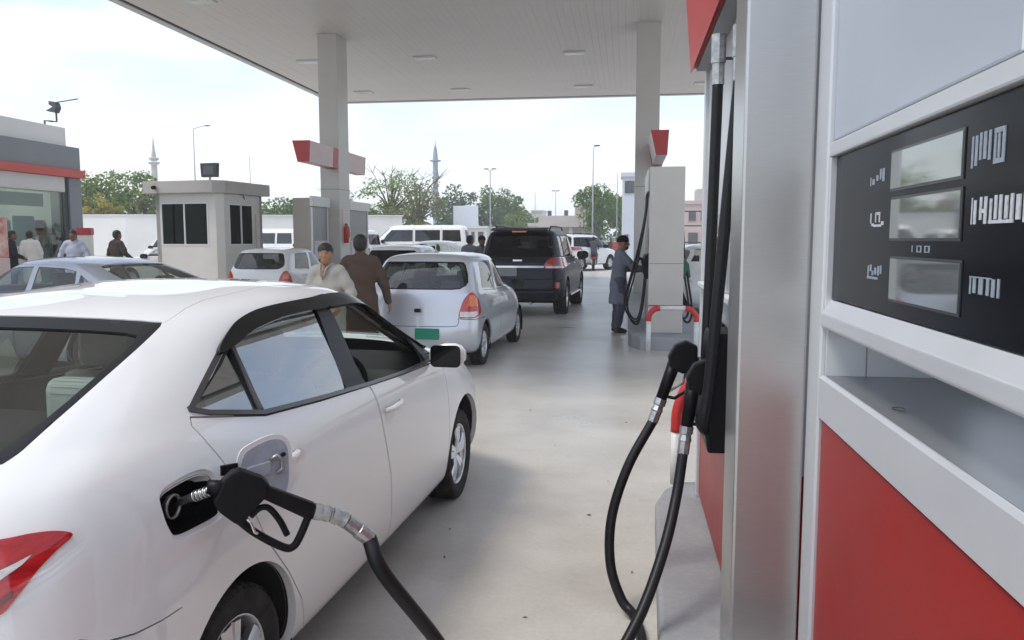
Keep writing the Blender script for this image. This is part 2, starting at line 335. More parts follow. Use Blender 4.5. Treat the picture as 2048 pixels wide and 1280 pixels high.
class Surf:
    def __init__(s, rows):
        N = np.array(rows); s.nv, s.nu = N.shape[:2]
        g = N[:,1].copy(); g[:,1] *= -1; h = N[:,-2].copy(); h[:,1] *= -1
        N = np.concatenate([g[:,None], N, h[:,None]], 1)
        t = N[-2].copy(); t[:,1] *= -1
        s.N = np.concatenate([(2*N[0]-N[1])[None], N, t[None]], 0)
        U, V = np.meshgrid(np.linspace(0, s.nu-1, 29*6), np.linspace(0, s.nv-1, 24*6)); s.tu, s.tv = U.ravel(), V.ravel(); s.tp = s.p(s.tu, s.tv)
    @staticmethod
    def _b(t): return np.stack([(1-t)**3, 3*t**3-6*t*t+4, -3*t**3+3*t*t+3*t+1, t**3], 0)/6
    def p(s, u, v):
        u = np.clip(np.asarray(u, float), 0, s.nu-1-1e-9); v = np.clip(np.asarray(v, float), 0, s.nv-1-1e-9)
        iu = u.astype(int); iv = v.astype(int); bu = s._b(u-iu); bv = s._b(v-iv); o = 0
        for a in range(4):
            for b in range(4): o = o+(bv[a]*bu[b])[:,None]*s.N[iv+a, iu+b]
        return o
    def n(s, u, v):
        e = 2e-3; u = np.asarray(u, float); v = np.asarray(v, float)
        du = s.p(u+e, v)-s.p(u-e, v); dv = s.p(u, np.minimum(v+e, s.nv-1))-s.p(u, v-e)
        n = np.cross(dv, du)                                             # (s,y,z) frame is left handed with y as right
        n /= np.linalg.norm(n, axis=1, keepdims=True)+1e-12
        c = s.p(u, v); c = c-np.array([0,0,.6]); c[:,0] = 0
        return n
    def inv(s, pts, axes=(0,2), ur=(2.5, 11.5), vr=(.5, 10.6)):
        """(u,v) whose point has the given pair of coordinates (side view: s,z; rear view: y,z)"""
        pts = np.asarray(pts, float); k = (s.tu >= ur[0]) & (s.tu <= ur[1]) & (s.tv >= vr[0]) & (s.tv <= vr[1])
        tu, tv, tp = s.tu[k], s.tv[k], s.tp[k][:, list(axes)]
        i = np.array([np.argmin(((tp-q)**2).sum(1)) for q in pts]); u, v = tu[i].copy(), tv[i].copy()
        for _ in range(8):
            e = 1e-3; P = s.p(u, v)[:, list(axes)]; A = (s.p(u+e, v)[:, list(axes)]-P)/e; B = (s.p(u, v+e)[:, list(axes)]-P)/e
            d = pts-P; det = A[:,0]*B[:,1]-A[:,1]*B[:,0]; det = np.where(abs(det) < 1e-7, 1e-7, det)
            u = np.clip(u+np.clip((d[:,0]*B[:,1]-d[:,1]*B[:,0])/det, -.3, .3), ur[0]-.5, ur[1]+.5); v = np.clip(v+np.clip((A[:,0]*d[:,1]-A[:,1]*d[:,0])/det, -.3, .3), 0, s.nv-1)
        return np.stack([u, v], 1)
def panel_mesh(sf, outer, holes=(), off=0., du=.2, dv=.2, mirror=0, edge=0., flip=False, name='panel'):
    """triangulate a polygon with holes in (u,v), lift it to the surface with an offset along the normal.
    mirror 0: right half only, 1: left half only, 2: both halves joined. edge > 0 adds an inward rim of that depth"""
    outer = np.asarray(outer); pts = [outer]+[np.asarray(h) for h in holes]; E = []; b = 0
    for q in pts: E += [(b+i, b+(i+1) % len(q)) for i in range(len(q))]; b += len(q)
    lo, hi = outer.min(0), outer.max(0)
    gu = np.linspace(lo[0], hi[0], max(2, int((hi[0]-lo[0])/du)+1)); gv = np.linspace(lo[1], hi[1], max(2, int((hi[1]-lo[1])/dv)+1))
    G = np.stack(np.meshgrid(gu, gv), -1).reshape(-1, 2); k = pip(G, outer)
    for h in holes: k &= ~pip(G, h)
    G = G[k]; allp = np.concatenate(pts+[G])
    # keep grid points a little away from outlines
    out = np.concatenate(pts); sc = np.array([du, dv]); keep = np.ones(len(G), bool)
    for i in range(0, len(G), 4000):
        d = ((G[i:i+4000, None]-out[None])/sc); keep[i:i+4000] = (d**2).sum(2).min(1) > .16
    allp = np.concatenate(pts+[G[keep]])
    r = delaunay_2d_cdt([Vector(p) for p in allp], E, [], 0, 1e-7)
    V = np.array([p[:] for p in r[0]]); T = np.array([f for f in r[2] if len(f) == 3]); c = V[T].mean(1); k = pip(c, outer)
    for h in holes: k &= ~pip(c, h)
    T = T[k]; used = np.unique(T); mp = -np.ones(len(V), int); mp[used] = np.arange(len(used)); V = V[used]; T = mp[T]
    P = sf.p(V[:,0], V[:,1]); Nn = sf.n(V[:,0], V[:,1])
    a = np.cross(P[T[:,1]]-P[T[:,0]], P[T[:,2]]-P[T[:,0]]); sg = np.sum(a*Nn[T[:,0]], 1) < 0
    P = P+Nn*off
    # to local axes: x = y(right), y = s, z
    P = P[:, [1,0,2]]; Nn = Nn[:, [1,0,2]]
    a = np.cross(P[T[:,1]]-P[T[:,0]], P[T[:,2]]-P[T[:,0]]); sg = np.sum(a*Nn[T].mean(1), 1) < 0; T[sg] = T[sg][:, [0,2,1]]
    if flip: T = T[:, [0,2,1]]; Nn = -Nn
    rim = None
    if edge:
        cnt = {}
        for t in T:
            for i in range(3):
                e = (t[i], t[(i+1) % 3]); cnt[e] = cnt.get(e, 0)+1
        be = [e for e in cnt if (e[1], e[0]) not in cnt]
        if sf is not None:
            be = [e for e in be if not (abs(P[e[0],0]) < 1e-3 and abs(P[e[1],0]) < 1e-3)]
        n0 = len(P); bi = sorted({i for e in be for i in e}); im = {i: n0+k for k, i in enumerate(bi)}
        P = np.concatenate([P, P[bi]-Nn[bi]*edge]); Nn = np.concatenate([Nn, Nn[bi]])
        rim = [(e[1], e[0], im[e[0]], im[e[1]]) for e in be]
    faces = [tuple(t) for t in T]; nrim0 = len(faces)
    if rim: faces += rim
    def mirr(P, Nn, faces):
        P2 = P.copy(); P2[:,0] *= -1; N2 = Nn.copy(); N2[:,0] *= -1; return P2, N2, [tuple(reversed(f)) for f in faces]
    if mirror == 1: P, Nn, faces = mirr(P, Nn, faces)
    if mirror == 2:
        P2, N2, f2 = mirr(P, Nn, faces); b = len(P); P = np.concatenate([P, P2]); Nn = np.concatenate([Nn, N2]); faces = faces+[tuple(i+b for i in f) for f in f2]
    me = bpy.data.meshes.new(name); me.from_pydata(P.tolist(), [], faces); me.update()
    me.polygons.foreach_set('use_smooth', [True]*len(faces))
    if not rim: me.normals_split_custom_set_from_vertices(Nn.tolist())
    else:
        ln = []
        for f in me.polygons:
            if len(f.vertices) == 4: ln += [f.normal[:]]*4
            else: ln += [Nn[i].tolist() for i in f.vertices]
        me.normals_split_custom_set(ln)
    return me
def rim_mesh(kind, rad, width, n=20):
    """road wheel rim and spokes, axle along x, outer face at x = width/2"""
    m = MB(); x = width/2
    m.lathe([(rad*.98,-x*.6),(rad*.93,-x*.2),(rad*.90,x*.55),(rad*.97,x*.80),(rad*1.0,x*.86),(rad*1.02,x*.80),(rad*1.0,x*.7)], axis='x', n=36)
    m.lathe([(.001,x*.70),(rad*.13,x*.70),(rad*.17,x*.64),(rad*.2,x*.45),(rad*.2,x*.1)], axis='x', n=20)
    def blade(a, w0, w1, x0, x1, th):
        ca, sa = math.cos(a), math.sin(a)
        def P(r, t, xx): return (xx, r*ca-t*sa, r*sa+t*ca)
        vs = []
        for r, w, xx in ((rad*.12, w0, x0), (rad*.5, (w0+w1)*.45, (x0+x1)/2+.012), (rad*.93, w1, x1)):
            vs += [P(r,-w,xx), P(r,-w*.6,xx+th*.35), P(r,w*.6,xx+th*.35), P(r,w,xx), P(r,w*.8,xx-th), P(r,-w*.8,xx-th)]
        fs = [(k*6+i, k*6+(i+1) % 6, (k+1)*6+(i+1) % 6, (k+1)*6+i) for k in range(2) for i in range(6)]
        m.add(vs, fs, False)
    if kind == 'five':
        for k in range(5):
            for d in (-.16, .16): blade(2*math.pi*k/5+d+.3, .020, .030, x*.60, x*.74, .028)
    elif kind == 'six':
        for k in range(6): blade(2*math.pi*k/6+.2, .035, .055, x*.6, x*.72, .03)
    else:
        m.lathe([(rad*.2,x*.55),(rad*.55,x*.66),(rad*.8,x*.62),(rad*.92,x*.72)], axis='x', n=30)
        for k in range(10): blade(2*math.pi*k/10, .012, .022, x*.60, x*.72, .01)
    for k in range(5):
        a = 2*math.pi*k/5; m.cyl((x*.62, rad*.26*math.cos(a), rad*.26*math.sin(a)), (x*.70, rad*.26*math.cos(a), rad*.26*math.sin(a)), .009, 6)
    return m.mesh('rim')
def tyre_mesh(r, rim, width, n=48):
    x = width/2; m = MB()
    p = [(rim*1.0,-x*.82),(rim*1.12,-x*.98),((r+rim)/2,-x*1.04),(r*.94,-x*.98),(r*.985,-x*.84)]
    for t in (-.62,-.2,.2,.62): p += [(r,x*(t-.16)),(r,x*(t-.03)),(r-.008,x*(t-.025)),(r-.008,x*(t+.025)),(r,x*(t+.03))]
    p += [(r*.985,x*.84),(r*.94,x*.98),((r+rim)/2,x*1.04),(rim*1.12,x*.98),(rim*1.0,x*.82)]
    m.lathe(p, axis='x', n=n)
    for k in range(n):                                                    # tread blocks on both shoulders
        a = 2*math.pi*k/n; da = math.pi/n*.72
        for sd in (-1, 1):
            vs = []
            for rr, xx in ((r*.955, .985), (r*.99, .86), (r*1.004, .70)):
                for aa in (a-da, a+da): vs.append((sd*x*xx, rr*math.cos(aa), rr*math.sin(aa)))
            for rr, xx in ((r*.94, .93), (r*.97, .80), (r*.985, .66)):
                for aa in (a-da, a+da): vs.append((sd*x*xx, rr*math.cos(aa), rr*math.sin(aa)))
            m.add(vs, [(0,1,3,2),(2,3,5,4),(0,2,8,6),(2,4,10,8),(1,7,9,3),(3,9,11,5)], False)
    return m.mesh('tyre', fix=False)
def make_wheel(parent, pos, side, rimme, tyme):
    w = bpy.data.objects.new('wheel', None); COL.objects.link(w); w.parent = parent; w.location = pos; w.empty_display_size = .1
    if side < 0: w.rotation_euler = (0, 0, math.pi)
    link('tyre', tyme, w); link('rim', rimme, w)
    return w
def seat(parent, x, y, z, w, m, back_h=.62, rec=.2, head=True, name='seat'):
    b = MB()
    b.prism(rrect(y-.25, y+.25, z-.09, z+.08, .06, 3), x-w/2, x+w/2, 'x', ch=.03)
    pts = []
    def q(t, o): return (y-.27-math.sin(rec)*t*back_h+math.cos(rec)*o, z+.02+math.cos(rec)*t*back_h+math.sin(rec)*o)
    poly = [q(0,-.05), q(.9,-.06), q(1.0,-.03), q(1.0,.03), q(.9,.06), q(.1,.09)]
    b.prism(poly, x-w/2, x+w/2, 'x', ch=.025)
    if head:
        for hx in ([x] if w < .8 else [x-w*.3, x+w*.3]):
            c = q(1.2, 0); b.prism(rrect(c[0]-.05, c[0]+.05, c[1]-.09, c[1]+.1, .04, 3), hx-.13, hx+.13, 'x', ch=.025)
            for dx in (-.05, .05): b.cyl((hx+dx, *q(.98,0)), (hx+dx, *q(1.1,0)), .007, 6)
    o = b.build(name, m, parent)
    o.data.polygons.foreach_set('use_smooth', [False]*len(o.data.polygons)); return o
def mirror_mesh(size=1., body='black'):
    """door mirror for the right side: root at origin, grows to +x; face looks back (-y)"""
    m = MB(); m.cur = 0
    pr = []
    k = size
    rings = [(.02,.035,.03,.0),(.05,.06,.05,.01),(.12,.085,.075,.02),(.19,.085,.075,.02),(.235,.07,.062,.03),(.262,.035,.035,.045)]
    n = 14; vs = []
    for (x, hz, hy, yo) in rings:
        for i in range(n):
            a = 2*math.pi*i/n; c, s_ = math.cos(a), math.sin(a)
            c = math.copysign(abs(c)**.7, c); s_ = math.copysign(abs(s_)**.7, s_)
            yy = yo+hy*(c if c > 0 else c*.45)
            vs.append((x*k, yy*k, (hz*s_+.02)*k))
    fs = [(j*n+i, j*n+(i+1) % n, (j+1)*n+(i+1) % n, (j+1)*n+i) for j in range(len(rings)-1) for i in range(n)]
    fs += [tuple(range(n)), tuple(range((len(rings)-1)*n, len(rings)*n))]
    m.add(vs, fs, True)
    return m.mesh('mirror')
# ------------------------------------------------------------------ car materials
def paint(name, col, flake=0., rough=.28, coat=1.):
    m = mat(name, col, rough=rough, metal=flake, coat=coat, noise=.015, nscale=1.7, spec=.12)
    b = m.node_tree.nodes['Principled BSDF']; b.inputs['Coat Roughness'].default_value = .012; b.inputs['Coat IOR'].default_value = 1.6
    return m
paint('paint_white', (.775,.77,.75), rough=.35)
paint('paint_silver', (.56,.57,.60), flake=.55, rough=.36)
paint('paint_pearl', (.27,.29,.33), flake=.45, rough=.36)
paint('paint_navy', (.004,.005,.011), rough=.5, coat=.22); MATS['paint_navy'].node_tree.nodes['Principled BSDF'].inputs['Specular IOR Level'].default_value = .25
paint('paint_maroon', (.16,.03,.03), rough=.3)
mat('black_plastic', (.004,.004,.005), rough=.42, spec=.2, noise=.25, nscale=30, bump=.05, bscale=300)
mat('black_gloss', (.004,.004,.005), rough=.08, spec=.4)
mat('black_satin', (.009,.0095,.010), rough=.4, spec=.25, noise=.1, nscale=6)
mat('smoked_plastic', (.006,.006,.007), rough=.2, spec=.22)
mat('pocket_black', (.002,.002,.0025), rough=.6, spec=.06)
mat('dark_void', (.006,.006,.006), rough=.9)
mat('lining_grey', (.17,.18,.175), rough=.9, noise=.1, nscale=20)
mat('rubber', (.018,.018,.019), rough=.75, noise=.35, nscale=14, bump=.15, bscale=90, rvar=.1)
mat('tyre_rubber', (.016,.016,.016), rough=.82, spec=.2, noise=.4, nscale=9, bump=.2, bscale=70, col2=(.032,.030,.028))
mat('alloy', (.62,.63,.64), rough=.28, metal=.85, noise=.08, nscale=12)
mat('chrome', (.75,.76,.77), rough=.1, metal=1.)
mat('steel_worn', (.42,.42,.41), rough=.38, metal=.85, noise=.35, nscale=35, bump=.1, bscale=80)
mat('seat_beige', (.42,.43,.41), rough=.9, noise=.08, nscale=14, bump=.1, bscale=200)
mat('seat_dark', (.045,.045,.048), rough=.9, noise=.12, nscale=14, bump=.1, bscale=200)
mat('dash_dark', (.022,.022,.023), rough=.6, noise=.1, nscale=30)
mat('plate_green', (.0,.20,.115), rough=.5)
mat('plate_white', (.65,.65,.62), rough=.5)
glass('glass_car', (.70,.77,.73))
glass('glass_film', (.40,.44,.42), ior=3.6)
glass('glass_tint', (.15,.16,.16))
glass('glass_dark', (.045,.047,.05), ior=1.36)
glass('glass_clear', (.86,.9,.89))
def lamp(name, col, dark=.35):
    m = mat(name, col, rough=.12, coat=1., noise=dark, nscale=26, stretch=(1, 1, 5))
    return m
lamp('lamp_red', (.42,.010,.012)); lamp('lamp_amber', (.65,.13,.012)); lamp('lamp_clear', (.6,.58,.56), .25); lamp('lamp_darkred', (.16,.006,.008))

RECT = lambda sf: densify([(0,0),(sf.nu-1,0),(sf.nu-1,sf.nv-1),(0,sf.nv-1)], .15)
class Car:
    def __init__(s, sf, root, du=.25, dv=.25, paintm='paint_white'):
        s.sf = sf; s.root = root; s.du = du; s.dv = dv; s.holes = []; s.lin = []; s.paint = paintm
    def sz(s, poly, d=.035, **k): return s.sf.inv(densify(poly, d), (0,2), **k)
    def yz(s, poly, d=.035, **k): return s.sf.inv(densify(poly, d), (1,2), ur=(0.,4.8), **k)
    def cut(s, uv, lining=True):
        s.holes.append(uv)
        if lining: s.lin.append(uv)
    def part(s, name, uv, m, off=0., holes=(), side='both', edge=0., parent=None, fine=1.):
        """side: 'both' = one object right and one left; 'join' = mirrored across the centre into one; 'R' or 'L'"""
        out = []; parent = parent or s.root
        for k in ([0,1] if side == 'both' else [2] if side == 'join' else [0] if side == 'R' else [1]):
            me = panel_mesh(s.sf, uv, holes, off, s.du*fine, s.dv*fine, mirror=k, edge=edge, name=name)
            out.append(link(name, me, parent, m))
        return out
    def body(s, edge=.03, name='body', m=None):
        return s.part(name, RECT(s.sf), m or s.paint, holes=s.holes, side='join', edge=edge)
    def lining(s, m='lining_grey', off=-.035):
        me = panel_mesh(s.sf, RECT(s.sf), s.lin, off, .4, .4, mirror=2, flip=False, name='inner_lining')
        return link('inner_lining', me, s.root, m)
    def arch(s, c, z, r, depth=.36, z0=.16, parent=None, hw=None):
        """cuts the wheel opening, adds the dark liner behind it on both sides"""
        poly = [(c+r*math.cos(R(a)), z+r*math.sin(R(a))) for a in np.linspace(-25, 205, 40)]
        poly = [(x, max(y, z0-.2)) for x, y in poly]
        lo = [(c-r*.95, .05), (c+r*.95, .05)]
        sfmin = s.sf.p(np.array([7.]), np.array([0.]))[0, 2]
        pts = np.array([(x, max(y, sfmin+.004)) for x, y in poly])
        uv = s.sz(pts, vr=(0., 9.)); s.cut(uv)
        for sd in (1, -1):
            m = MB(); n = 30; vs = []
            w_ = hw or s.hw; xs = (w_-.012, w_-depth)
            for a in np.linspace(-35, 215, n):
                for x in xs: vs.append((sd*x, c+(r+.004)*math.cos(R(a)), max(z0+.03, z+(r+.004)*math.sin(R(a)))))
            m.add(vs, [(2*i, 2*i+1, 2*i+3, 2*i+2) for i in range(n-1)], True)
            cc = len(vs); m.add([(sd*xs[1], c+(r+.004)*math.cos(R(a)), max(z0+.03, z+(r+.004)*math.sin(R(a)))) for a in np.linspace(-35, 215, n)], [tuple(range(n))])
            m.build('wheel_liner', 'dark_void', parent or s.root)
    def seam(s, line, w=.006, uvspace=False):
        if uvspace: s.holes.append(np.asarray(strip(line, w)))
        else: s.holes.append(s.sf.inv(strip(line, w), (0,2), vr=(0, s.sf.nv-1)))
    def wheels(s, axles, z, track, r, rim, width, kind):
        rm = rim_mesh(kind, rim, width); tm = tyre_mesh(r, rim, width); rm.materials.append(MATS['alloy']); tm.materials.append(MATS['tyre_rubber'])
        for a in axles:
            for sd in (1, -1): make_wheel(s.root, (sd*track, a, z), sd, rm, tm)
    def mirrors(s, x, y, z, size=1., m='paint_white', face=True):
        me = mirror_mesh(size)
        for sd in (1, -1):
            o = link('mirror', me.copy(), s.root, m, (sd*x, y, z)); o.scale = (sd, 1, 1)
            g = MB(); g.prism(rrect(.035*size, .252*size, -.056*size, .098*size, .035*size, 4), -.042*size, -.046*size, 'y').build('mirror_glass', 'black_gloss', o)
    def floor(s, s0, s1, w, z=.22, m='dash_dark'):
        return box('floor_pan', m, s.root, -w, w, s0, s1, z-.03, z)
    def steering(s, x, y, z, r=.185):
        b = MB(); t = R(28)
        pts = [(x+r*math.cos(a), y+r*math.sin(a)*math.sin(t), z+r*math.sin(a)*math.cos(t)) for a in np.linspace(0, 2*math.pi, 28)]
        b.tube(pts, .016, 8, caps=False)
        for a in (0, math.pi, -math.pi/2): b.tube([(x,y+.02,z), (x+r*math.cos(a), y+r*math.sin(a)*math.sin(t), z+r*math.sin(a)*math.cos(t))], .014, 6)
        b.ball((x, y+.02, z), (.06,.03,.06)); b.cyl((x,y+.02,z), (x,y+.35,z-.15), .03, 8)
        return b.build('steering_wheel', 'black_plastic', s.root)

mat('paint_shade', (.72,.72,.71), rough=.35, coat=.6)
mat('flap_grey', (.34,.36,.40), rough=.45, noise=.15, nscale=22)
mat('trim_strip', (.10,.098,.095), rough=.3, metal=.6)
def flat_pane(o):
    """relax a side pane to the gentle curve of real glass"""
    me = o.data; P = np.array([v.co[:] for v in me.vertices]); y0, z0 = P[:,1].mean(), P[:,2].mean(); y, z = P[:,1]-y0, P[:,2]-z0
    A = np.stack([np.ones(len(P)), y, z, z*z*0+.0], 1)[:, :3]; k = -.10*np.sign(P[:,0].mean())
    c, *_ = np.linalg.lstsq(A, P[:,0]-k*z*z, rcond=None); x = A@c+k*z*z
    n = np.stack([np.ones(len(P)), -np.full(len(P), c[1]), -(c[2]+2*k*z)], 1)*np.sign(P[:,0].mean()); n /= np.linalg.norm(n, axis=1, keepdims=True)
    for v, xx in zip(me.vertices, x): v.co.x = xx
    me.update(); me.normals_split_custom_set_from_vertices(n.tolist())
def car_transform(root, x0, y0, deg):
    root.location = (x0, y0, 0); root.rotation_euler = (0, 0, -R(deg))

def white_sedan():
    root = empty('sedan_car', label='white sedan in front with its fuel flap open and a nozzle in the tank', cat='car')
    car_transform(root, -2.09, 1.29, 3.1)
    sf = net_sedan(); c = Car(sf, root, .12, .14, 'paint_white'); c.hw = .885
    # side glass outline
    dlo = np.array([(.962,1.148),(1.035,1.124),(1.292,1.071),(1.69,1.042),(2.15,1.014),(2.62,.991),(3.12,.973),(3.27,.978),(3.235,1.03),(3.08,1.15),(2.90,1.265),(2.74,1.345),(2.60,1.372),(2.40,1.384),(2.05,1.386),(1.80,1.381),(1.62,1.368),(1.47,1.347),(1.385,1.320),(1.28,1.272),(1.15,1.215)])
    c.cut(c.sz(dlo))
    panes = {'quarter_window': [(.985,1.148),(1.06,1.125),(1.282,1.081),(1.325,1.280),(1.25,1.245),(1.13,1.200)],
             'rear_door_window': [(1.303,1.077),(1.69,1.049),(1.965,1.032),(2.085,1.372),(1.80,1.368),(1.60,1.350),(1.47,1.325),(1.375,1.30)]}
    front = [(2.17,1.020),(2.62,.998),(3.02,.984),(3.16,1.05),(2.96,1.20),(2.80,1.290),(2.66,1.348),(2.45,1.368),(2.225,1.370)]
    holes = [c.sz(expand(p, .0)) for p in panes.values()]+[c.sz(front)]
    # doors
    rdoor = np.array([(.945,1.13),(.925,1.108),(.945,1.045),(.985,.955),(1.06,.83),(1.135,.69),(1.285,.52),(1.395,.37),(1.44,.255),(1.47,.215),(2.335,.205),(2.345,.35),(2.318,.56),(2.235,.772),(2.18,.985),(2.165,1.006),(1.69,1.033),(1.29,1.062),(1.03,1.113)])
    fdoor = np.array([(2.19,.985),(2.245,.772),(2.328,.56),(2.355,.35),(2.345,.205),(3.28,.205),(3.32,.32),(3.33,.60),(3.30,.80),(3.29,.93),(3.27,.966),(3.12,.964),(2.62,.982),(2.18,1.005)])
    for nm, poly in (('rear_door', rdoor), ('front_door', fdoor)):
        c.cut(c.sz(expand(densify(poly, .03), .003), vr=(0,10)), False)
        ds = c.part('door', c.sz(expand(densify(poly, .03), -.003), vr=(0,10)), 'paint_white', edge=.02)
        for k, d in enumerate(ds):
            sd = 1 if k == 0 else -1; s0 = 2.30 if nm == 'front_door' else 1.20; z0 = .868 if nm == 'front_door' else .905
            cup = c.sz([(s0-.03,z0-.05),(s0+.0,z0-.062),(s0+.08,z0-.055),(s0+.115,z0-.02),(s0+.1,z0+.02),(s0,z0+.03),(s0-.03,z0)])
            h = MB()
            P = sf.p(*c.sf.inv([(s0-.03,z0+.004),(s0+.07,z0+.012),(s0+.19,z0+.008)], (0,2)).T)
            pts = [(sd*(q[1]+o), q[0], q[2]) for q, o in zip(bez([P[0],P[1],P[2]], 6), [.002,.016,.024,.028,.03,.03,.03,.03,.03,.028,.024,.016,.002])]
            h.tube(pts, [.010]+[.0135]*11+[.010], 10)
            h.build('handle', 'paint_white', d)
            if k == 0: link('handle_cup', panel_mesh(sf, cup, off=.0008, du=.05, dv=.1, name='handle_cup'), d, 'paint_shade')
    # window trims, panes, rain visors
    c.part('window_trim', c.sz(dlo), 'black_satin', off=-.006, holes=holes, edge=.02)
    for nm, poly in panes.items():
        for o in c.part(nm, c.sz(poly), 'glass_film', off=-.012): flat_pane(o)
    c.part('front_window', c.sz(front), 'glass_car', off=-.012, side='L')
    belt = [(.955,1.150),(1.03,1.124),(1.29,1.071),(1.69,1.042),(2.15,1.014),(2.62,.991),(3.27,.975)]
    c.part('belt_strip', c.sf.inv(strip(belt, .014), (0,2)), 'trim_strip', off=.007, edge=.012)
    for nm, poly in (('quarter', [(1.283,1.085),(1.303,1.080),(1.365,1.305),(1.345,1.30)]),):
        c.part('window_divider', c.sz(poly), 'trim_strip', off=.002, edge=.01)
    c.part('pillar_trim', c.sz([(.962,1.155),(.99,1.15),(1.30,1.282),(1.30,1.30),(1.28,1.292)]), 'trim_strip', off=.003, edge=.01)
    visA = [(1.262,1.288),(1.36,1.328),(1.45,1.356),(1.60,1.380),(1.80,1.391),(2.05,1.395),(2.22,1.395),(2.19,1.352),(2.0,1.350),(1.75,1.345),(1.55,1.325),(1.44,1.306),(1.35,1.284),(1.25,1.268)]
    visB = [(2.17,1.352),(2.20,1.395),(2.40,1.393),(2.60,1.380),(2.75,1.345),(2.92,1.268),(3.10,1.160),(3.25,1.042),(3.22,1.035),(3.06,1.135),(2.88,1.235),(2.70,1.310),(2.5,1.338),(2.3,1.345)]
    c.part('rain_visor', c.sz(smooth_poly(visA, True, 3)), 'smoked_plastic', off=.022, edge=.02)
    c.part('rain_visor', c.sz(smooth_poly(visB, True, 3)), 'smoked_plastic', off=.018, edge=.02)
    # glass front and rear: outlines in the surface's own (u,v)
    def rr(u1, v0, v1, tu=0., r=.35): return densify([(0,v0),(u1+tu-r,v0),(u1+tu-.1,v0+.06),(u1+tu,v0+.22),(u1+.02,v1-.25),(u1-.06,v1-.08),(u1-r,v1),(0,v1)], .12)
    rwo = densify([(0,8.25),(2.0,8.05),(2.55,7.92),(2.83,8.0),(3.0,8.5),(3.26,9.5),(3.42,10.4),(3.50,11.0),(3.42,11.16),(2.6,11.24),(1.4,11.27),(0,11.27)], .1)
    rwi = densify([(0,8.6),(1.9,8.45),(2.35,8.45),(2.62,8.75),(2.90,9.55),(3.02,10.2),(3.02,10.62),(2.86,10.78),(2.4,10.84),(1.4,10.87),(0,10.87)], .1)
    c.cut(rwo)
    c.part('rear_window', rwi, 'glass_car', off=-.010, side='join')
    c.part('rear_window_border', rwo, 'black_satin', off=-.004, holes=[rwi], side='join', edge=.012)
    wso = densify([(14,9.2),(11.6,9.2),(11.25,9.35),(11.02,9.7),(10.85,10.6),(10.9,11.05),(11.2,11.2),(14,11.25)], .12)
    c.cut(wso); c.part('windshield', wso, 'glass_car', off=-.008, side='join', edge=.01)
    # tail lamps
    tl = densify(smooth_poly([(4.45,5.76),(4.25,5.93),(3.85,5.98),(3.3,5.95),(2.2,5.95),(1.4,5.9),(1.4,5.1),(2.2,4.75),(3.1,4.72),(3.45,4.93),(3.85,5.27),(4.2,5.53)], True, 4), .06)
    c.cut(tl)
    for o in c.part('tail_lamp', tl, 'lamp_red', off=.006, edge=.03): pass
    for o in c.part('tail_lamp_reflector', densify([(2.3,5.22),(2.9,5.28),(3.35,5.42),(3.78,5.56),(3.60,5.42),(3.2,5.22),(2.7,5.12)], .08), 'lamp_clear', off=.008): pass
    for o in c.part('tail_lamp_band', densify([(1.4,5.0),(2.2,4.82),(3.1,4.80),(3.4,4.95),(3.4,5.05),(3.1,4.92),(2.2,4.94),(1.4,5.1)], .08), 'lamp_darkred', off=.008): pass
    # head lamps (front, out of sight from here)
    hl = densify([(10.2,6.0),(11.6,5.6),(12.0,5.2),(11.6,4.9),(10.6,5.2)], .1); c.cut(hl); c.part('head_lamp', hl, 'lamp_clear', off=.004, edge=.03)
    # seams: roof ditch, rear bumper, trunk, hood
    c.seam([(3.52,11.1),(4.2,11.72),(5.0,12.08),(6.5,12.2),(8.5,12.2),(9.6,11.9),(10.6,11.4)], .022, True)
    c.seam([(.682,.672),(.60,.675),(.50,.688),(.40,.715),(.34,.75)], .005)
    c.seam([(3.2,5.98),(3.1,6.8),(2.9,7.7)], .02, True); c.seam([(0,3.6),(1.4,3.62),(2.4,3.75),(3.2,3.98),(4.2,4.1)], .02, True)
    c.seam([(11.6,5.7),(10.7,6.6),(10.4,7.6),(10.6,8.6)], .02, True)
    # fuel filler: recess in the right flank
    fo = smooth_poly([(.672,.985),(.745,1.000),(.852,1.000),(.905,.978),(.918,.93),(.912,.862),(.888,.842),(.80,.842),(.70,.850),(.672,.878),(.66,.93)], True, 4)
    fuv = c.sz(fo); c.lin.append(c.sz(expand(fo, .02)))
    c.arch(1.0, .285, .358, hw=.862); c.arch(3.70, .300, .375, hw=.80)
    body = c.part('body', RECT(sf), 'paint_white', holes=c.holes+[fuv], side='R', edge=.03)[0]
    c.part('body', RECT(sf), 'paint_white', holes=c.holes, side='L', edge=.03)
    # recess: lip, dark pocket, filler neck and cap
    lipi = c.sz(expand(fo, -.014))
    fl = c.part('filler_recess', fuv, 'paint_white', off=-.012, holes=[lipi], side='R', edge=.05)[0]
    pk = MB(); q = sf.p(*lipi.T); n = len(q)
    A = [(p[1]-.010, p[0], p[2]) for p in q]; B = [(p[1]-.075, p[0]*.94+.79*.06, p[2]*.94+.92*.06) for p in q]
    pk.add(A+B, [(i, (i+1) % n, n+(i+1) % n, n+i) for i in range(n)]+[tuple(range(n, 2*n))], False)
    pk.build('filler_pocket', 'pocket_black', fl)
    nk = MB(); nk.lathe([(.031,0),(.036,.012),(.036,.018),(.031,.020),(.029,.014)], (.795,.765,.918), 'x', 24); nk.build('filler_neck', 'steel_worn', fl); nk = MB(); nk.lathe([(.029,.010),(.001,.010)], (.795,.765,.918), 'x', 24); nk.build('filler_mouth', 'pocket_black', fl)
    # open fuel flap, hinged at the front edge of the opening
    ang = R(50)                                                       # from straight out, leaning forward
    fd = empty('fuel_flap'); fd.parent = root; fd.location = (.875,.935,0); fd.rotation_euler = (0, 0, ang)
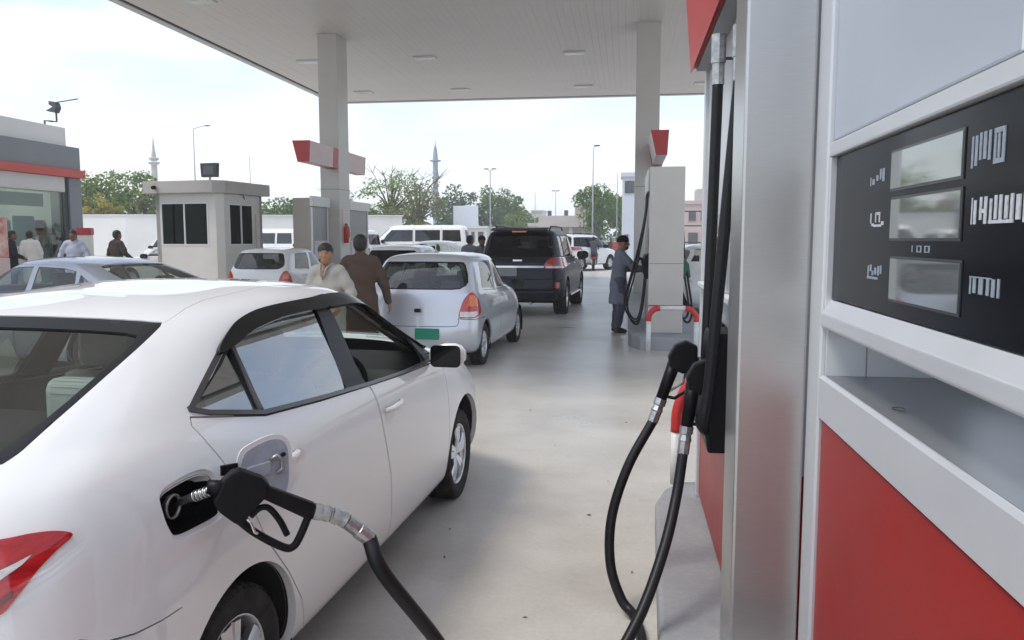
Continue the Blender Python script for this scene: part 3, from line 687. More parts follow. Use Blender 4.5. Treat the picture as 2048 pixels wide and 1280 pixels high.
    pl = smooth_poly([(.02,.885),(.035,1.01),(.075,1.045),(.15,1.062),(.198,1.03),(.205,.93),(.19,.868),(.14,.852),(.05,.858)], True, 4)
    m = MB(); m.prism([tuple(p) for p in pl], .0, .006, 'y'); m.build('flap_panel', 'paint_shade', fd)
    m = MB(); m.prism([tuple(p) for p in expand(pl, -.014)], -.003, -.0005, 'y'); m.build('flap_inner', 'flap_grey', fd)
    m = MB(); m.prism([(.045,.925),(.13,.945),(.135,.985),(.06,.975)], -.010, -.003, 'y', ch=.003); m.build('flap_rib', 'flap_grey', fd)
    m = MB(); m.tube([(.13,-.006,.985),(.150,-.012,1.0),(.165,-.014,.985),(.168,-.012,.955),(.150,-.010,.945)], .006, 6); m.build('cap_holder', 'steel_worn', fd)
    m = MB(); m.ball((.172,-.01,.998), (.009,.006,.007)); m.build('flap_catch', 'black_plastic', fd)
    for hz in (.90,.965): box('flap_hinge', 'black_plastic', fd, -.02,.03,-.012,-.002,hz,hz+.03)
    # hang-on parts
    c.wheels((1.0, 3.70), .287, .755, .287, .190, .195, 'five')
    c.mirrors(.825, 3.10, .995, .80, 'paint_white')
    mc = MB(); mc.prism([(3.02,.985),(3.20,.985),(3.05,1.10)], .735, .80, 'x'); 
    sail = c.part('mirror_sail', c.sz([(3.03,.985),(3.22,.975),(3.17,1.06),(3.10,1.11)]), 'black_plastic', off=.006, edge=.012)
    c.lining('lining_grey', -.04)
    c.floor(.5, 3.7, .72)
    for sd in (1, -1): seat(root, sd*.36, 2.45, .42, .50, 'seat_beige')
    seat(root, 0, 1.52, .45, 1.22, 'seat_beige', .58, .35, name='rear_bench')
    box('parcel_shelf', 'dash_dark', root, -.60, .60, .62, 1.12, 1.075, 1.085)
    d = MB(); d.prism([(3.10,.45),(3.02,.60),(2.98,.84),(3.06,.93),(3.45,.985),(3.5,.45)], -.72, .72, 'x', ch=.02); d.build('dashboard', 'dash_dark', root)
    c.steering(.36, 2.86, .86)
    ms = MB(); ms.prism(rrect(-.12,.12,1.22,1.29,.025,3), 2.72, 2.745, 'y', ch=.006).cyl((0,2.73,1.28),(0,2.76,1.37),.01,6); ms.build('inside_mirror', 'black_plastic', root)
    return root
# ------------------------------------------------------------------ other cars
def rear_plate(c, y0, z0, w, h, s0, m='plate_white', name='number_plate'):
    b = MB(); b.prism(rrect(-w/2+y0, w/2+y0, z0-h/2, z0+h/2, .012, 3), s0, s0-.012, 'y'); return b.build(name, m, c.root)
def hatch_car(name, paintm, rear_glass='glass_tint', fine=1., plate='plate_green'):
    root = empty(name); sf = net_hatch(); c = Car(sf, root, .25*fine, .25*fine, paintm); c.hw = .735
    dlo = np.array([(.50,1.000),(.80,.985),(1.4,.965),(2.0,.955),(2.50,.950),(2.56,.965),(2.45,1.09),(2.28,1.26),(2.16,1.345),(2.05,1.372),(1.6,1.385),(1.1,1.385),(.80,1.375),(.70,1.345)])
    panes = [[(.555,1.012),(.80,1.00),(1.33,.982),(1.42,1.355),(1.1,1.355),(.80,1.345),(.735,1.32)], [(1.45,.98),(2.0,.968),(2.42,.966),(2.33,1.08),(2.20,1.24),(2.10,1.32),(2.0,1.345),(1.53,1.355)]]
    c.cut(c.sz(dlo)); pu = [c.sz(p) for p in panes]
    c.part('window_trim', c.sz(dlo), paintm, off=-.004, holes=pu, edge=.015)
    c.part('rear_door_window', pu[0], 'glass_tint', off=-.012); c.part('front_door_window', pu[1], 'glass_tint', off=-.012)
    doors = [[(.62,.985),(.72,.84),(.82,.66),(.90,.48),(.95,.28),(1.50,.22),(1.50,.60),(1.42,.95),(.9,.968)], [(1.43,.95),(1.51,.60),(1.51,.22),(2.42,.22),(2.52,.35),(2.56,.60),(2.54,.93),(2.0,.942)]]
    for k, p in enumerate(doors):
        c.cut(c.sz(expand(densify(p, .04), .003), vr=(0,10)), False)
        for j, d in enumerate(c.part('door', c.sz(expand(densify(p, .04), -.003), vr=(0,10)), paintm, edge=.015)):
            sd = 1 if j == 0 else -1; x0 = (1.10, 1.62)[k]-.02; P = sf.p(*sf.inv([(x0,.845),(x0+.08,.85),(x0+.16,.848)], (0,2)).T)
            MB().tube([(sd*(q[1]+o), q[0], q[2]) for q, o in zip(P, (.0,.025,.0))], .014, 8).build('handle', paintm, d)
    # rear glass in rear view (half)
    rg = np.array([(0,1.005),(.40,1.005),(.50,1.015),(.565,1.055),(.585,1.10),(.565,1.20),(.525,1.31),(.495,1.345),(.45,1.352),(0,1.356)])
    uv = sf.inv(densify(rg, .035), (1,2), ur=(0,4.4), vr=(6,12)); uv[densify(rg,.035)[:,0] < 1e-6, 0] = 0
    c.cut(uv); c.part('rear_window', uv, rear_glass, off=-.010, side='join')
    def seal_in(rg):
        q = expand(rg, -.014); q[0,0] = q[-1,0] = 0; q = densify(q, .035); uu = sf.inv(q, (1,2), ur=(0,4.4), vr=(6,12)); uu[q[:,0] < 1e-6, 0] = 0; return uu
    rim = c.part('rear_window_seal', uv, 'black_satin', off=.001, holes=[seal_in(rg)], side='join')[0]
    ws = densify([(14,8.9),(11.7,8.9),(11.3,9.05),(11.05,9.4),(10.9,10.4),(10.95,10.85),(11.2,11.0),(14,11.05)], .15)
    c.cut(ws); c.part('windshield', ws, 'glass_car', off=-.008, side='join', edge=.01)
    # tail lamps: tall rounded triangles on the corners
    tl = sf.inv(densify(smooth_poly([(.505,.665),(.60,.655),(.690,.66),(.722,.70),(.715,.80),(.695,.90),(.655,.965),(.61,.955),(.555,.88),(.52,.77)], True, 4), .03), (1,2), ur=(0,5.1), vr=(3,9))
    c.cut(tl); c.part('tail_lamp', tl, 'lamp_red', off=.010, edge=.03)
    def sub(poly, nm, m):
        uv = sf.inv(densify(poly, .03), (1,2), ur=(0,5.1), vr=(3,9)); c.part(nm, uv, m, off=.013)
    sub([(.515,.672),(.60,.664),(.685,.668),(.708,.70),(.700,.735),(.520,.735)], 'tail_lamp_reverse', 'lamp_clear')
    sub([(.60,.80),(.705,.80),(.690,.89),(.655,.945),(.62,.93)], 'tail_lamp_signal', 'lamp_amber')
    # tailgate and bumper seams (rear view)
    def rs(line, w=.008):
        st = strip(line, w); uv = sf.inv(st, (1,2), ur=(0,5.3), vr=(1,11.5)); uv[:,0] = np.maximum(uv[:,0], 0); c.holes.append(uv)
    rs([(.01,.545),(.40,.548),(.485,.56),(.505,.60),(.50,.66)]); rs([(.506,.648),(.60,.640),(.70,.640),(.735,.64)])
    hl = densify([(10.3,6.1),(11.6,5.7),(11.9,5.2),(11.4,4.9),(10.6,5.3)], .15); c.cut(hl); c.part('head_lamp', hl, 'lamp_clear', off=.004, edge=.02)
    c.arch(.58, .29, .315, .3, .14); c.arch(2.98, .29, .315, .3, .14)
    c.body(.02); c.lining('lining_grey', -.03)
    MB().prism(rrect(-.035,.035,.725,.772,.012,3), .05, -.012, 'y', ch=.004).build('tailgate_lock', 'black_plastic', root)
    rear_plate(c, 0.12 if plate == 'plate_green' else 0, .455, .30, .14, -.002, plate)
    c.wheels((.58, 2.98), .272, .635, .272, .175, .155, 'cover')
    c.mirrors(.70, 2.40, .955, .75, 'black_plastic')
    c.floor(.3, 2.9, .6)
    for sd in (1, -1): seat(root, sd*.30, 1.72, .42, .44, 'seat_dark', .56)
    seat(root, 0, .85, .45, 1.05, 'seat_dark', .46, .25, name='rear_bench')
    MB().prism([(2.42,.45),(2.38,.80),(2.46,.88),(2.70,.90),(2.72,.45)], -.60, .60, 'x').build('dashboard', 'dash_dark', root)
    c.steering(.30, 2.26, .82, .17)
    return root
def suv_car(name, paintm, glassm='glass_dark'):
    root = empty(name); sf = net_suv(); c = Car(sf, root, .25, .25, paintm); c.hw = .965
    dlo = np.array([(.42,1.27),(1.0,1.255),(2.0,1.235),(3.0,1.215),(3.45,1.21),(3.55,1.225),(3.44,1.36),(3.30,1.54),(3.20,1.655),(3.08,1.715),(2.6,1.745),(1.8,1.755),(1.0,1.755),(.62,1.745),(.54,1.70)])
    panes = [[(.50,1.30),(1.02,1.285),(1.08,1.73),(.66,1.72),(.60,1.69)], [(1.10,1.283),(2.10,1.262),(2.16,1.73),(1.16,1.73)], [(2.18,1.26),(3.0,1.245),(3.38,1.242),(3.28,1.40),(3.16,1.58),(3.06,1.68),(2.6,1.715),(2.24,1.73)]]
    c.cut(c.sz(dlo)); pu = [c.sz(p) for p in panes]
    c.part('window_trim', c.sz(dlo), 'black_satin', off=-.004, holes=pu, edge=.015)
    for nm, p in zip(('quarter_window','rear_door_window','front_door_window'), pu): c.part(nm, p, glassm, off=-.012)
    c.part('belt_strip', sf.inv(strip([(.42,1.262),(1.0,1.247),(2.0,1.227),(3.0,1.207),(3.5,1.203)], .02), (0,2)), 'chrome', off=.006, edge=.01)
    doors = [[(1.04,1.24),(1.06,.95),(1.36,.80),(1.46,.55),(1.50,.42),(2.12,.41),(2.14,1.225)], [(2.15,1.222),(2.13,.41),(3.30,.42),(3.40,.60),(3.44,1.19),(3.0,1.205)]]
    for k, p in enumerate(doors):
        c.cut(c.sz(expand(densify(p, .04), .004), vr=(0,10)), False)
        for j, d in enumerate(c.part('door', c.sz(expand(densify(p, .04), -.004), vr=(0,10)), paintm, edge=.015)):
            sd = 1 if j == 0 else -1; x0 = (1.14, 2.24)[k]; P = sf.p(*sf.inv([(x0,1.10),(x0+.11,1.105),(x0+.22,1.10)], (0,2)).T)
            MB().tube([(sd*(q[1]+o), q[0], q[2]) for q, o in zip(P, (.0,.035,.0))], .018, 8).build('handle', 'chrome', d)
    rg = np.array([(0,1.275),(.64,1.275),(.735,1.29),(.765,1.33),(.745,1.48),(.71,1.64),(.675,1.74),(.63,1.765),(0,1.78)])
    def rv(p, ur=(0,4.6), vr=(1,12)):
        d = densify(p, .035); uv = sf.inv(d, (1,2), ur=ur, vr=vr); uv[d[:,0] < 1e-6, 0] = 0; return uv
    uv = rv(rg, vr=(7,12)); c.cut(uv); c.part('rear_window', uv, glassm, off=-.010, side='join')
    ws = densify([(14,8.9),(11.7,8.9),(11.3,9.05),(11.05,9.4),(10.9,10.4),(10.95,10.85),(11.2,11.0),(14,11.05)], .15)
    c.cut(ws); c.part('windshield', ws, 'glass_car', off=-.008, side='join', edge=.01)
    tl = rv(smooth_poly([(.565,1.045),(.72,1.03),(.93,1.035),(.985,1.075),(.965,1.16),(.90,1.235),(.80,1.262),(.70,1.245),(.62,1.19),(.575,1.11)], True, 4), (0,5.2), (4,9)); c.cut(tl)
    c.part('tail_lamp', tl, 'lamp_red', off=.016, edge=.04)
    c.part('tail_lamp_band', rv(np.array([(.60,1.042),(.93,1.042),(.96,1.075),(.60,1.085)]), (0,5.2), (4,9)), 'lamp_clear', off=.02)
    c.part('tail_lamp_core', rv(np.array([(.77,1.10),(.86,1.10),(.86,1.235),(.79,1.245)]), (0,5.2), (4,9)), 'lamp_darkred', off=.02)
    c.part('bumper_reflector', rv(np.array([(.80,.62),(.885,.62),(.885,.74),(.81,.74)]), (0,4.8), (1,7)), 'lamp_red', off=.012, edge=.012)
    MB().prism(rrect(-.58,.58,1.045,1.095,.015,3), .04, .09, 'y', ch=.006).build('tailgate_strip', 'chrome', root)
    MB().prism(rrect(-.10,.10,1.185,1.225,.01,3), .085, .115, 'y', ch=.004).build('badge', 'chrome', root)
    rear_plate(c, -.22, .955, .42, .17, .07, 'plate_grey')
    MB().prism(rrect(-.16,.16,1.80,1.84,.012,3), .27, .36, 'y', ch=.006).build('brake_lamp', 'lamp_amber', root)
    MB().prism([(.40,1.868),(.26,1.835),(.27,1.86),(.45,1.905)], -.62, .62, 'x', ch=.006).build('roof_spoiler', paintm, root)
    for sd in (1, -1):
        rl = MB(); rl.tube([(sd*.60,.7,1.86),(sd*.61,.8,1.93),(sd*.62,1.5,1.945),(sd*.61,2.6,1.935),(sd*.60,2.75,1.87)], .017, 8); rl.build('roof_rail', 'black_satin', root)
    b = MB(); b.prism([(-.01,.36),(-.04,.40),(-.045,.55),(0,.60),(.1,.60),(.1,.36)], -.86, .86, 'x', ch=.012); b.build('rear_bumper', paintm, root)
    MB().cyl((.30,-.05,.30),(.30,.4,.30),.03,12).build('exhaust_pipe', 'chrome', root)
    MB().box(-.03,.03,-.10,.2,.30,.35,ch=.006).ball((0,-.08,.38), .026).build('tow_hitch', 'chrome', root)
    MB().box(-.75,.75,.15,4.6,.30,.40).build('underbody', 'dark_void', root)
    hl = densify([(10.3,6.6),(11.7,6.4),(12.0,5.6),(11.5,5.3),(10.6,5.6)], .15); c.cut(hl); c.part('head_lamp', hl, 'lamp_clear', off=.004, edge=.02)
    for sd in (1,-1):
        st = MB(); st.box(sd*.86, sd*1.0, 1.45, 3.25, .38, .43, ch=.012); st.build('side_step', 'chrome', root)
    c.arch(.98, .40, .45, .4, .30); c.arch(3.83, .40, .45, .4, .30)
    def rs(line, w=.010):
        st = strip(line, w); uv = sf.inv(st, (1,2), ur=(0,5.3), vr=(1,11.5)); uv[:,0] = np.maximum(uv[:,0], 0); c.holes.append(uv)
    rs([(.01,.80),(.60,.80),(.74,.82),(.78,.90),(.77,1.03)]); rs([(.79,.78),(.95,.78)])
    c.body(.02); c.lining('dash_dark', -.04)
    c.wheels((.98, 3.83), .385, .83, .385, .235, .285, 'six')
    c.mirrors(.90, 3.16, 1.25, 1.15, 'black_plastic')
    c.floor(.4, 4.2, .85, .5)
    for sd in (1, -1): seat(root, sd*.42, 2.45, .78, .52, 'seat_dark', .66)
    seat(root, 0, 1.5, .80, 1.35, 'seat_dark', .62, .22, name='rear_bench')
    MB().prism([(3.2,.7),(3.15,1.05),(3.25,1.16),(3.7,1.17),(3.7,.7)], -.78, .78, 'x').build('dashboard', 'dash_dark', root)
    return root
def plain_sedan(name, paintm, glassm='glass_car'):
    """a second, simpler three-box car"""
    root = empty(name); sf = net_sedan(); c = Car(sf, root, .35, .35, paintm); c.hw = .885
    dlo = np.array([(.92,1.155),(1.29,1.075),(1.69,1.045),(2.15,1.015),(2.62,.99),(3.12,.97),(3.27,.975),(3.08,1.15),(2.90,1.265),(2.74,1.345),(2.60,1.380),(2.05,1.390),(1.62,1.372),(1.47,1.350),(1.28,1.285)])
    panes = [[(1.00,1.155),(1.24,1.10),(1.30,1.27)], [(1.275,1.095),(1.69,1.062),(2.06,1.04),(2.10,1.36),(1.62,1.345),(1.40,1.31)], [(2.16,1.035),(2.62,1.01),(3.14,.992),(3.02,1.13),(2.86,1.245),(2.70,1.32),(2.5,1.35),(2.20,1.36)]]
    c.cut(c.sz(dlo)); pu = [c.sz(p) for p in panes]
    c.part('window_trim', c.sz(dlo), paintm, off=-.003, holes=pu, edge=.015)
    for nm, p in zip(('quarter_window','rear_door_window','front_door_window'), pu): c.part(nm, p, glassm, off=-.010)
    for p in ([(.94,1.05),(1.06,.83),(1.26,.52),(1.43,.23),(2.335,.21),(2.318,.56),(2.18,1.0),(1.29,1.056)], [(2.19,.995),(2.328,.56),(2.345,.21),(3.28,.21),(3.33,.60),(3.29,.95)]):
        c.cut(c.sz(expand(densify(p, .05), .004), vr=(0,10)), False)
        c.part('door', c.sz(expand(densify(p, .05), -.004), vr=(0,10)), paintm, edge=.012)
    rw = densify([(0,8.35),(2.2,8.15),(2.75,8.2),(3.1,9.3),(3.32,10.6),(3.2,11.0),(2.4,11.1),(0,11.12)], .15)
    c.cut(rw); c.part('rear_window', rw, glassm, off=-.008, side='join', edge=.01)
    ws = densify([(14,9.2),(11.6,9.2),(11.02,9.7),(10.85,10.6),(10.9,11.05),(14,11.2)], .15)
    c.cut(ws); c.part('windshield', ws, glassm, off=-.008, side='join', edge=.01)
    tl = densify([(4.4,5.7),(3.8,5.95),(2.0,5.9),(2.0,5.0),(3.3,4.8)], .15); c.cut(tl); c.part('tail_lamp', tl, 'lamp_red', off=.004, edge=.02)
    hl = densify([(10.2,6.0),(11.6,5.6),(12.0,5.2),(11.6,4.9),(10.6,5.2)], .15); c.cut(hl); c.part('head_lamp', hl, 'lamp_clear', off=.004, edge=.02)
    c.arch(1.0, .30, .36); c.arch(3.70, .30, .36)
    c.body(.02); c.lining('lining_grey', -.04)
    c.wheels((1.0, 3.70), .305, .755, .305, .20, .19, 'cover'); c.mirrors(.80, 3.10, .985, .9, 'black_plastic'); c.floor(.5, 3.7, .72)
    for sd in (1, -1): seat(root, sd*.36, 2.45, .42, .50, 'seat_dark')
    seat(root, 0, 1.52, .45, 1.22, 'seat_dark', .58, .35, name='rear_bench')
    MB().prism([(3.02,.45),(2.98,.84),(3.06,.93),(3.45,.985),(3.5,.45)], -.72, .72, 'x').build('dashboard', 'dash_dark', root)
    return root
def van_car(name, paintm, glassm='glass_tint'):
    root = empty(name); sf = net_van(); c = Car(sf, root, .4, .4, paintm); c.hw = .845
    pu = []
    for p in ([(.32,1.22),(1.15,1.22),(1.15,1.72),(.38,1.72)], [(1.25,1.22),(2.35,1.22),(2.35,1.72),(1.25,1.72)], [(2.45,1.22),(3.45,1.21),(3.80,1.21),(3.62,1.48),(3.40,1.72),(2.45,1.72)]):
        u = c.sz(p, .06); pu.append(u); c.cut(u)
    for nm, p in zip(('rear_side_window','middle_side_window','front_side_window'), pu): c.part(nm, p, glassm, off=-.008, edge=.008)
    rg = np.array([(0,1.24),(.60,1.24),(.66,1.28),(.62,1.66),(.56,1.72),(0,1.73)]); d = densify(rg, .05); uv = sf.inv(d, (1,2), ur=(0,4.6), vr=(7,12)); uv[d[:,0] < 1e-6, 0] = 0
    c.cut(uv); c.part('rear_window', uv, glassm, off=-.008, side='join')
    ws = densify([(14,8.6),(11.4,8.6),(10.95,9.0),(10.8,10.2),(10.95,10.75),(14,10.9)], .2); c.cut(ws); c.part('windshield', ws, glassm, off=-.008, side='join')
    d = densify(np.array([(.66,.70),(.81,.70),(.79,1.10),(.68,1.10)]), .04); tl = sf.inv(d, (1,2), ur=(0,5.), vr=(3,9)); c.cut(tl); c.part('tail_lamp', tl, 'lamp_red', off=.004, edge=.02)
    hl = densify([(10.4,4.6),(11.9,4.6),(11.9,3.6),(10.6,3.6)], .2); c.cut(hl); c.part('head_lamp', hl, 'lamp_clear', off=.004, edge=.02)
    for st in ([(1.2,.32),(1.2,1.78)], [(2.4,.32),(2.4,1.80)]): c.seam(st, .012)
    c.arch(.95, .33, .37, .3, .2); c.arch(3.75, .33, .37, .3, .2)
    c.body(.02); c.lining('dash_dark', -.03)
    c.wheels((.95, 3.75), .33, .70, .33, .2, .2, 'cover'); c.mirrors(.80, 3.72, 1.2, 1.0, 'black_plastic'); c.floor(.3, 4.2, .75, .4)
    return root
def recolour(root, old, new):
    for o in [root]+list(root.children_recursive):
        if o.type == 'MESH':
            for sl in o.material_slots:
                if sl.material and sl.material.name == old: sl.link = 'OBJECT'; sl.material = MATS[new]
def place(root, x, y, deg, label, cat='car', group=None, scale=1.):
    car_transform(root, x, y, deg); root.scale = (scale, scale, scale); tag(root, label, cat, group); return root
mat('plate_grey', (.22,.25,.25), rough=.5, noise=.1, nscale=30)
# ------------------------------------------------------------------ people: bodies and clothes as smooth blended volumes
def surfnet(F, org, h):
    """surface nets: closed smooth mesh of F = 0"""
    S = F < 0; nx, ny, nz = F.shape; shp = (nx-1, ny-1, nz-1); acc = np.zeros(shp+(3,)); cnt = np.zeros(shp)
    for ax in range(3):
        a = [slice(None)]*3; b = [slice(None)]*3; a[ax] = slice(0,-1); b[ax] = slice(1,None)
        fa, fb = F[tuple(a)], F[tuple(b)]; m = S[tuple(a)] != S[tuple(b)]; I = np.argwhere(m)
        t = fa[m]/(fa[m]-fb[m]); P = I.astype(float); P[:,ax] += t
        o = [k for k in range(3) if k != ax]
        for d0 in (0,1):
            for d1 in (0,1):
                C = I.copy(); C[:,o[0]] -= d0; C[:,o[1]] -= d1
                k = (C[:,o[0]] >= 0) & (C[:,o[1]] >= 0) & (C[:,0] < shp[0]) & (C[:,1] < shp[1]) & (C[:,2] < shp[2])
                np.add.at(acc, tuple(C[k].T), P[k]); np.add.at(cnt, tuple(C[k].T), 1)
    cells = np.argwhere(cnt > 0); idx = -np.ones(shp, int); idx[tuple(cells.T)] = np.arange(len(cells))
    V = acc[tuple(cells.T)]/cnt[tuple(cells.T)][:,None]*h+org; faces = []
    for ax in range(3):
        a = [slice(None)]*3; b = [slice(None)]*3; a[ax] = slice(0,-1); b[ax] = slice(1,None)
        sa = S[tuple(a)]; m = sa != S[tuple(b)]; I = np.argwhere(m); inside = sa[m]; o = [(ax+1) % 3, (ax+2) % 3]
        k = (I[:,o[0]] > 0) & (I[:,o[1]] > 0) & (I[:,o[0]] < shp[o[0]]) & (I[:,o[1]] < shp[o[1]]); I = I[k]; inside = inside[k]
        q = []
        for d0, d1 in ((1,1),(0,1),(0,0),(1,0)):
            C = I.copy(); C[:,o[0]] -= d0; C[:,o[1]] -= d1; q.append(idx[tuple(C.T)])
        q = np.stack(q, 1); q[~inside] = q[~inside][:, ::-1]; faces.append(q)
    return V, np.concatenate(faces)
class Blob:
    def __init__(s): s.p = []
    def cap(s, a, b, ra, rb, k=.03, sc=(1,1,1)): s.p.append(('c', np.array(a,float), np.array(b,float), ra, rb, k, np.array(sc,float))); return s
    def chain(s, pts, rs, k=.03, sc=(1,1,1)):
        for i in range(len(pts)-1): s.cap(pts[i], pts[i+1], rs[i], rs[i+1], k, sc)
        return s
    def ell(s, c, r, k=.03): s.p.append(('e', np.array(c,float), np.array(r,float), k)); return s
    def mesh(s, name, h, cutz=None, fold=None, cut=None):
        lo, hi = [], []
        for q in s.p:
            if q[0] == 'c': r = max(q[3],q[4])/q[6]; lo.append(np.minimum(q[1],q[2])-r); hi.append(np.maximum(q[1],q[2])+r)
            else: lo.append(q[1]-q[2]); hi.append(q[1]+q[2])
        lo = np.min(lo,0)-3*h-.02; hi = np.max(hi,0)+3*h+.02; n = np.ceil((hi-lo)/h).astype(int)+1
        F = np.full(n, .2); ax = [lo[i]+h*np.arange(n[i]) for i in range(3)]
        for q in s.p:
            mg = .09
            if q[0] == 'c': r = max(q[3],q[4])/q[6]; a, b = np.minimum(q[1],q[2])-r-mg, np.maximum(q[1],q[2])+r+mg
            else: a, b = q[1]-q[2]-mg, q[1]+q[2]+mg
            i0 = np.maximum(0, np.floor((a-lo)/h).astype(int)); i1 = np.minimum(n, np.ceil((b-lo)/h).astype(int)+1)
            X = np.stack(np.meshgrid(*[ax[i][i0[i]:i1[i]] for i in range(3)], indexing='ij'), -1)
            if q[0] == 'c':
                sc = q[6]; A, B = q[1]*sc, q[2]*sc; d = B-A; t = np.clip(((X*sc-A)@d)/max(d@d, 1e-9), 0, 1)
                D = (np.linalg.norm(X*sc-A-t[...,None]*d, axis=-1)-(q[3]+(q[4]-q[3])*t))/max(sc.max(), 1)
                k = q[5]
            else: D = (np.linalg.norm((X-q[1])/q[2], axis=-1)-1)*q[2].min(); k = q[3]
            sl = tuple(slice(i0[i], i1[i]) for i in range(3)); f = F[sl]
            hh = np.clip(.5+.5*(f-D)/k, 0, 1); F[sl] = f*(1-hh)+D*hh-k*hh*(1-hh)
        X, Y, Z = np.meshgrid(*ax, indexing='ij', sparse=True)
        if fold: F = F+fold[0]*np.sin(np.arctan2(Y-fold[4], X-fold[3])*fold[1]+Z*4+np.sin(Z*9)*.8)*np.clip((fold[2]-Z)*2.2, 0, 1)+fold[0]*.45*np.sin(X*23+Z*31+np.sin(Y*17)*2)
        if cutz is not None: F = np.maximum(F, cutz-Z)
        if cut is not None: F = np.maximum(F, cut(X, Y, Z))
        V, Q = surfnet(F, lo, h)
        me = bpy.data.meshes.new(name); me.from_pydata(V.tolist(), [], Q.tolist()); me.update()
        me.polygons.foreach_set('use_smooth', [True]*len(Q)); return me
def hand(B, w, d, palm, curl=.5, side=1, r=.0088):
    """palm and five fingers: w wrist, d direction of the hand, palm = normal of the palm side"""
    w = np.array(w,float); d = np.array(d,float); d /= np.linalg.norm(d); p = np.array(palm,float); p -= d*(p@d); p /= np.linalg.norm(p); l = np.cross(d, p)*side
    c = w+d*.055
    for t in (-.026,-.009,.009,.026): B.cap(w+d*.01+l*t*.5, w+d*.095+l*t, .016, .0135, .012)
    for t, ln in ((-.029,.062),(-.010,.078),(.010,.084),(.029,.076)):
        a = w+d*.098+l*t; b = a+(d*math.cos(curl)+p*math.sin(curl))*ln*.5; e = b+(d*math.cos(curl*2.1)+p*math.sin(curl*2.1))*ln*.45
        B.chain([a, b, e], [r, r*.95, r*.8], .004)
    a = w+d*.035+l*.03; b = a+(d*.6+l*.75+p*.3)*.042; e = b+(d*.9+l*.2+p*.4)*.032; B.chain([a, b, e], [.013,.011,.009], .008)
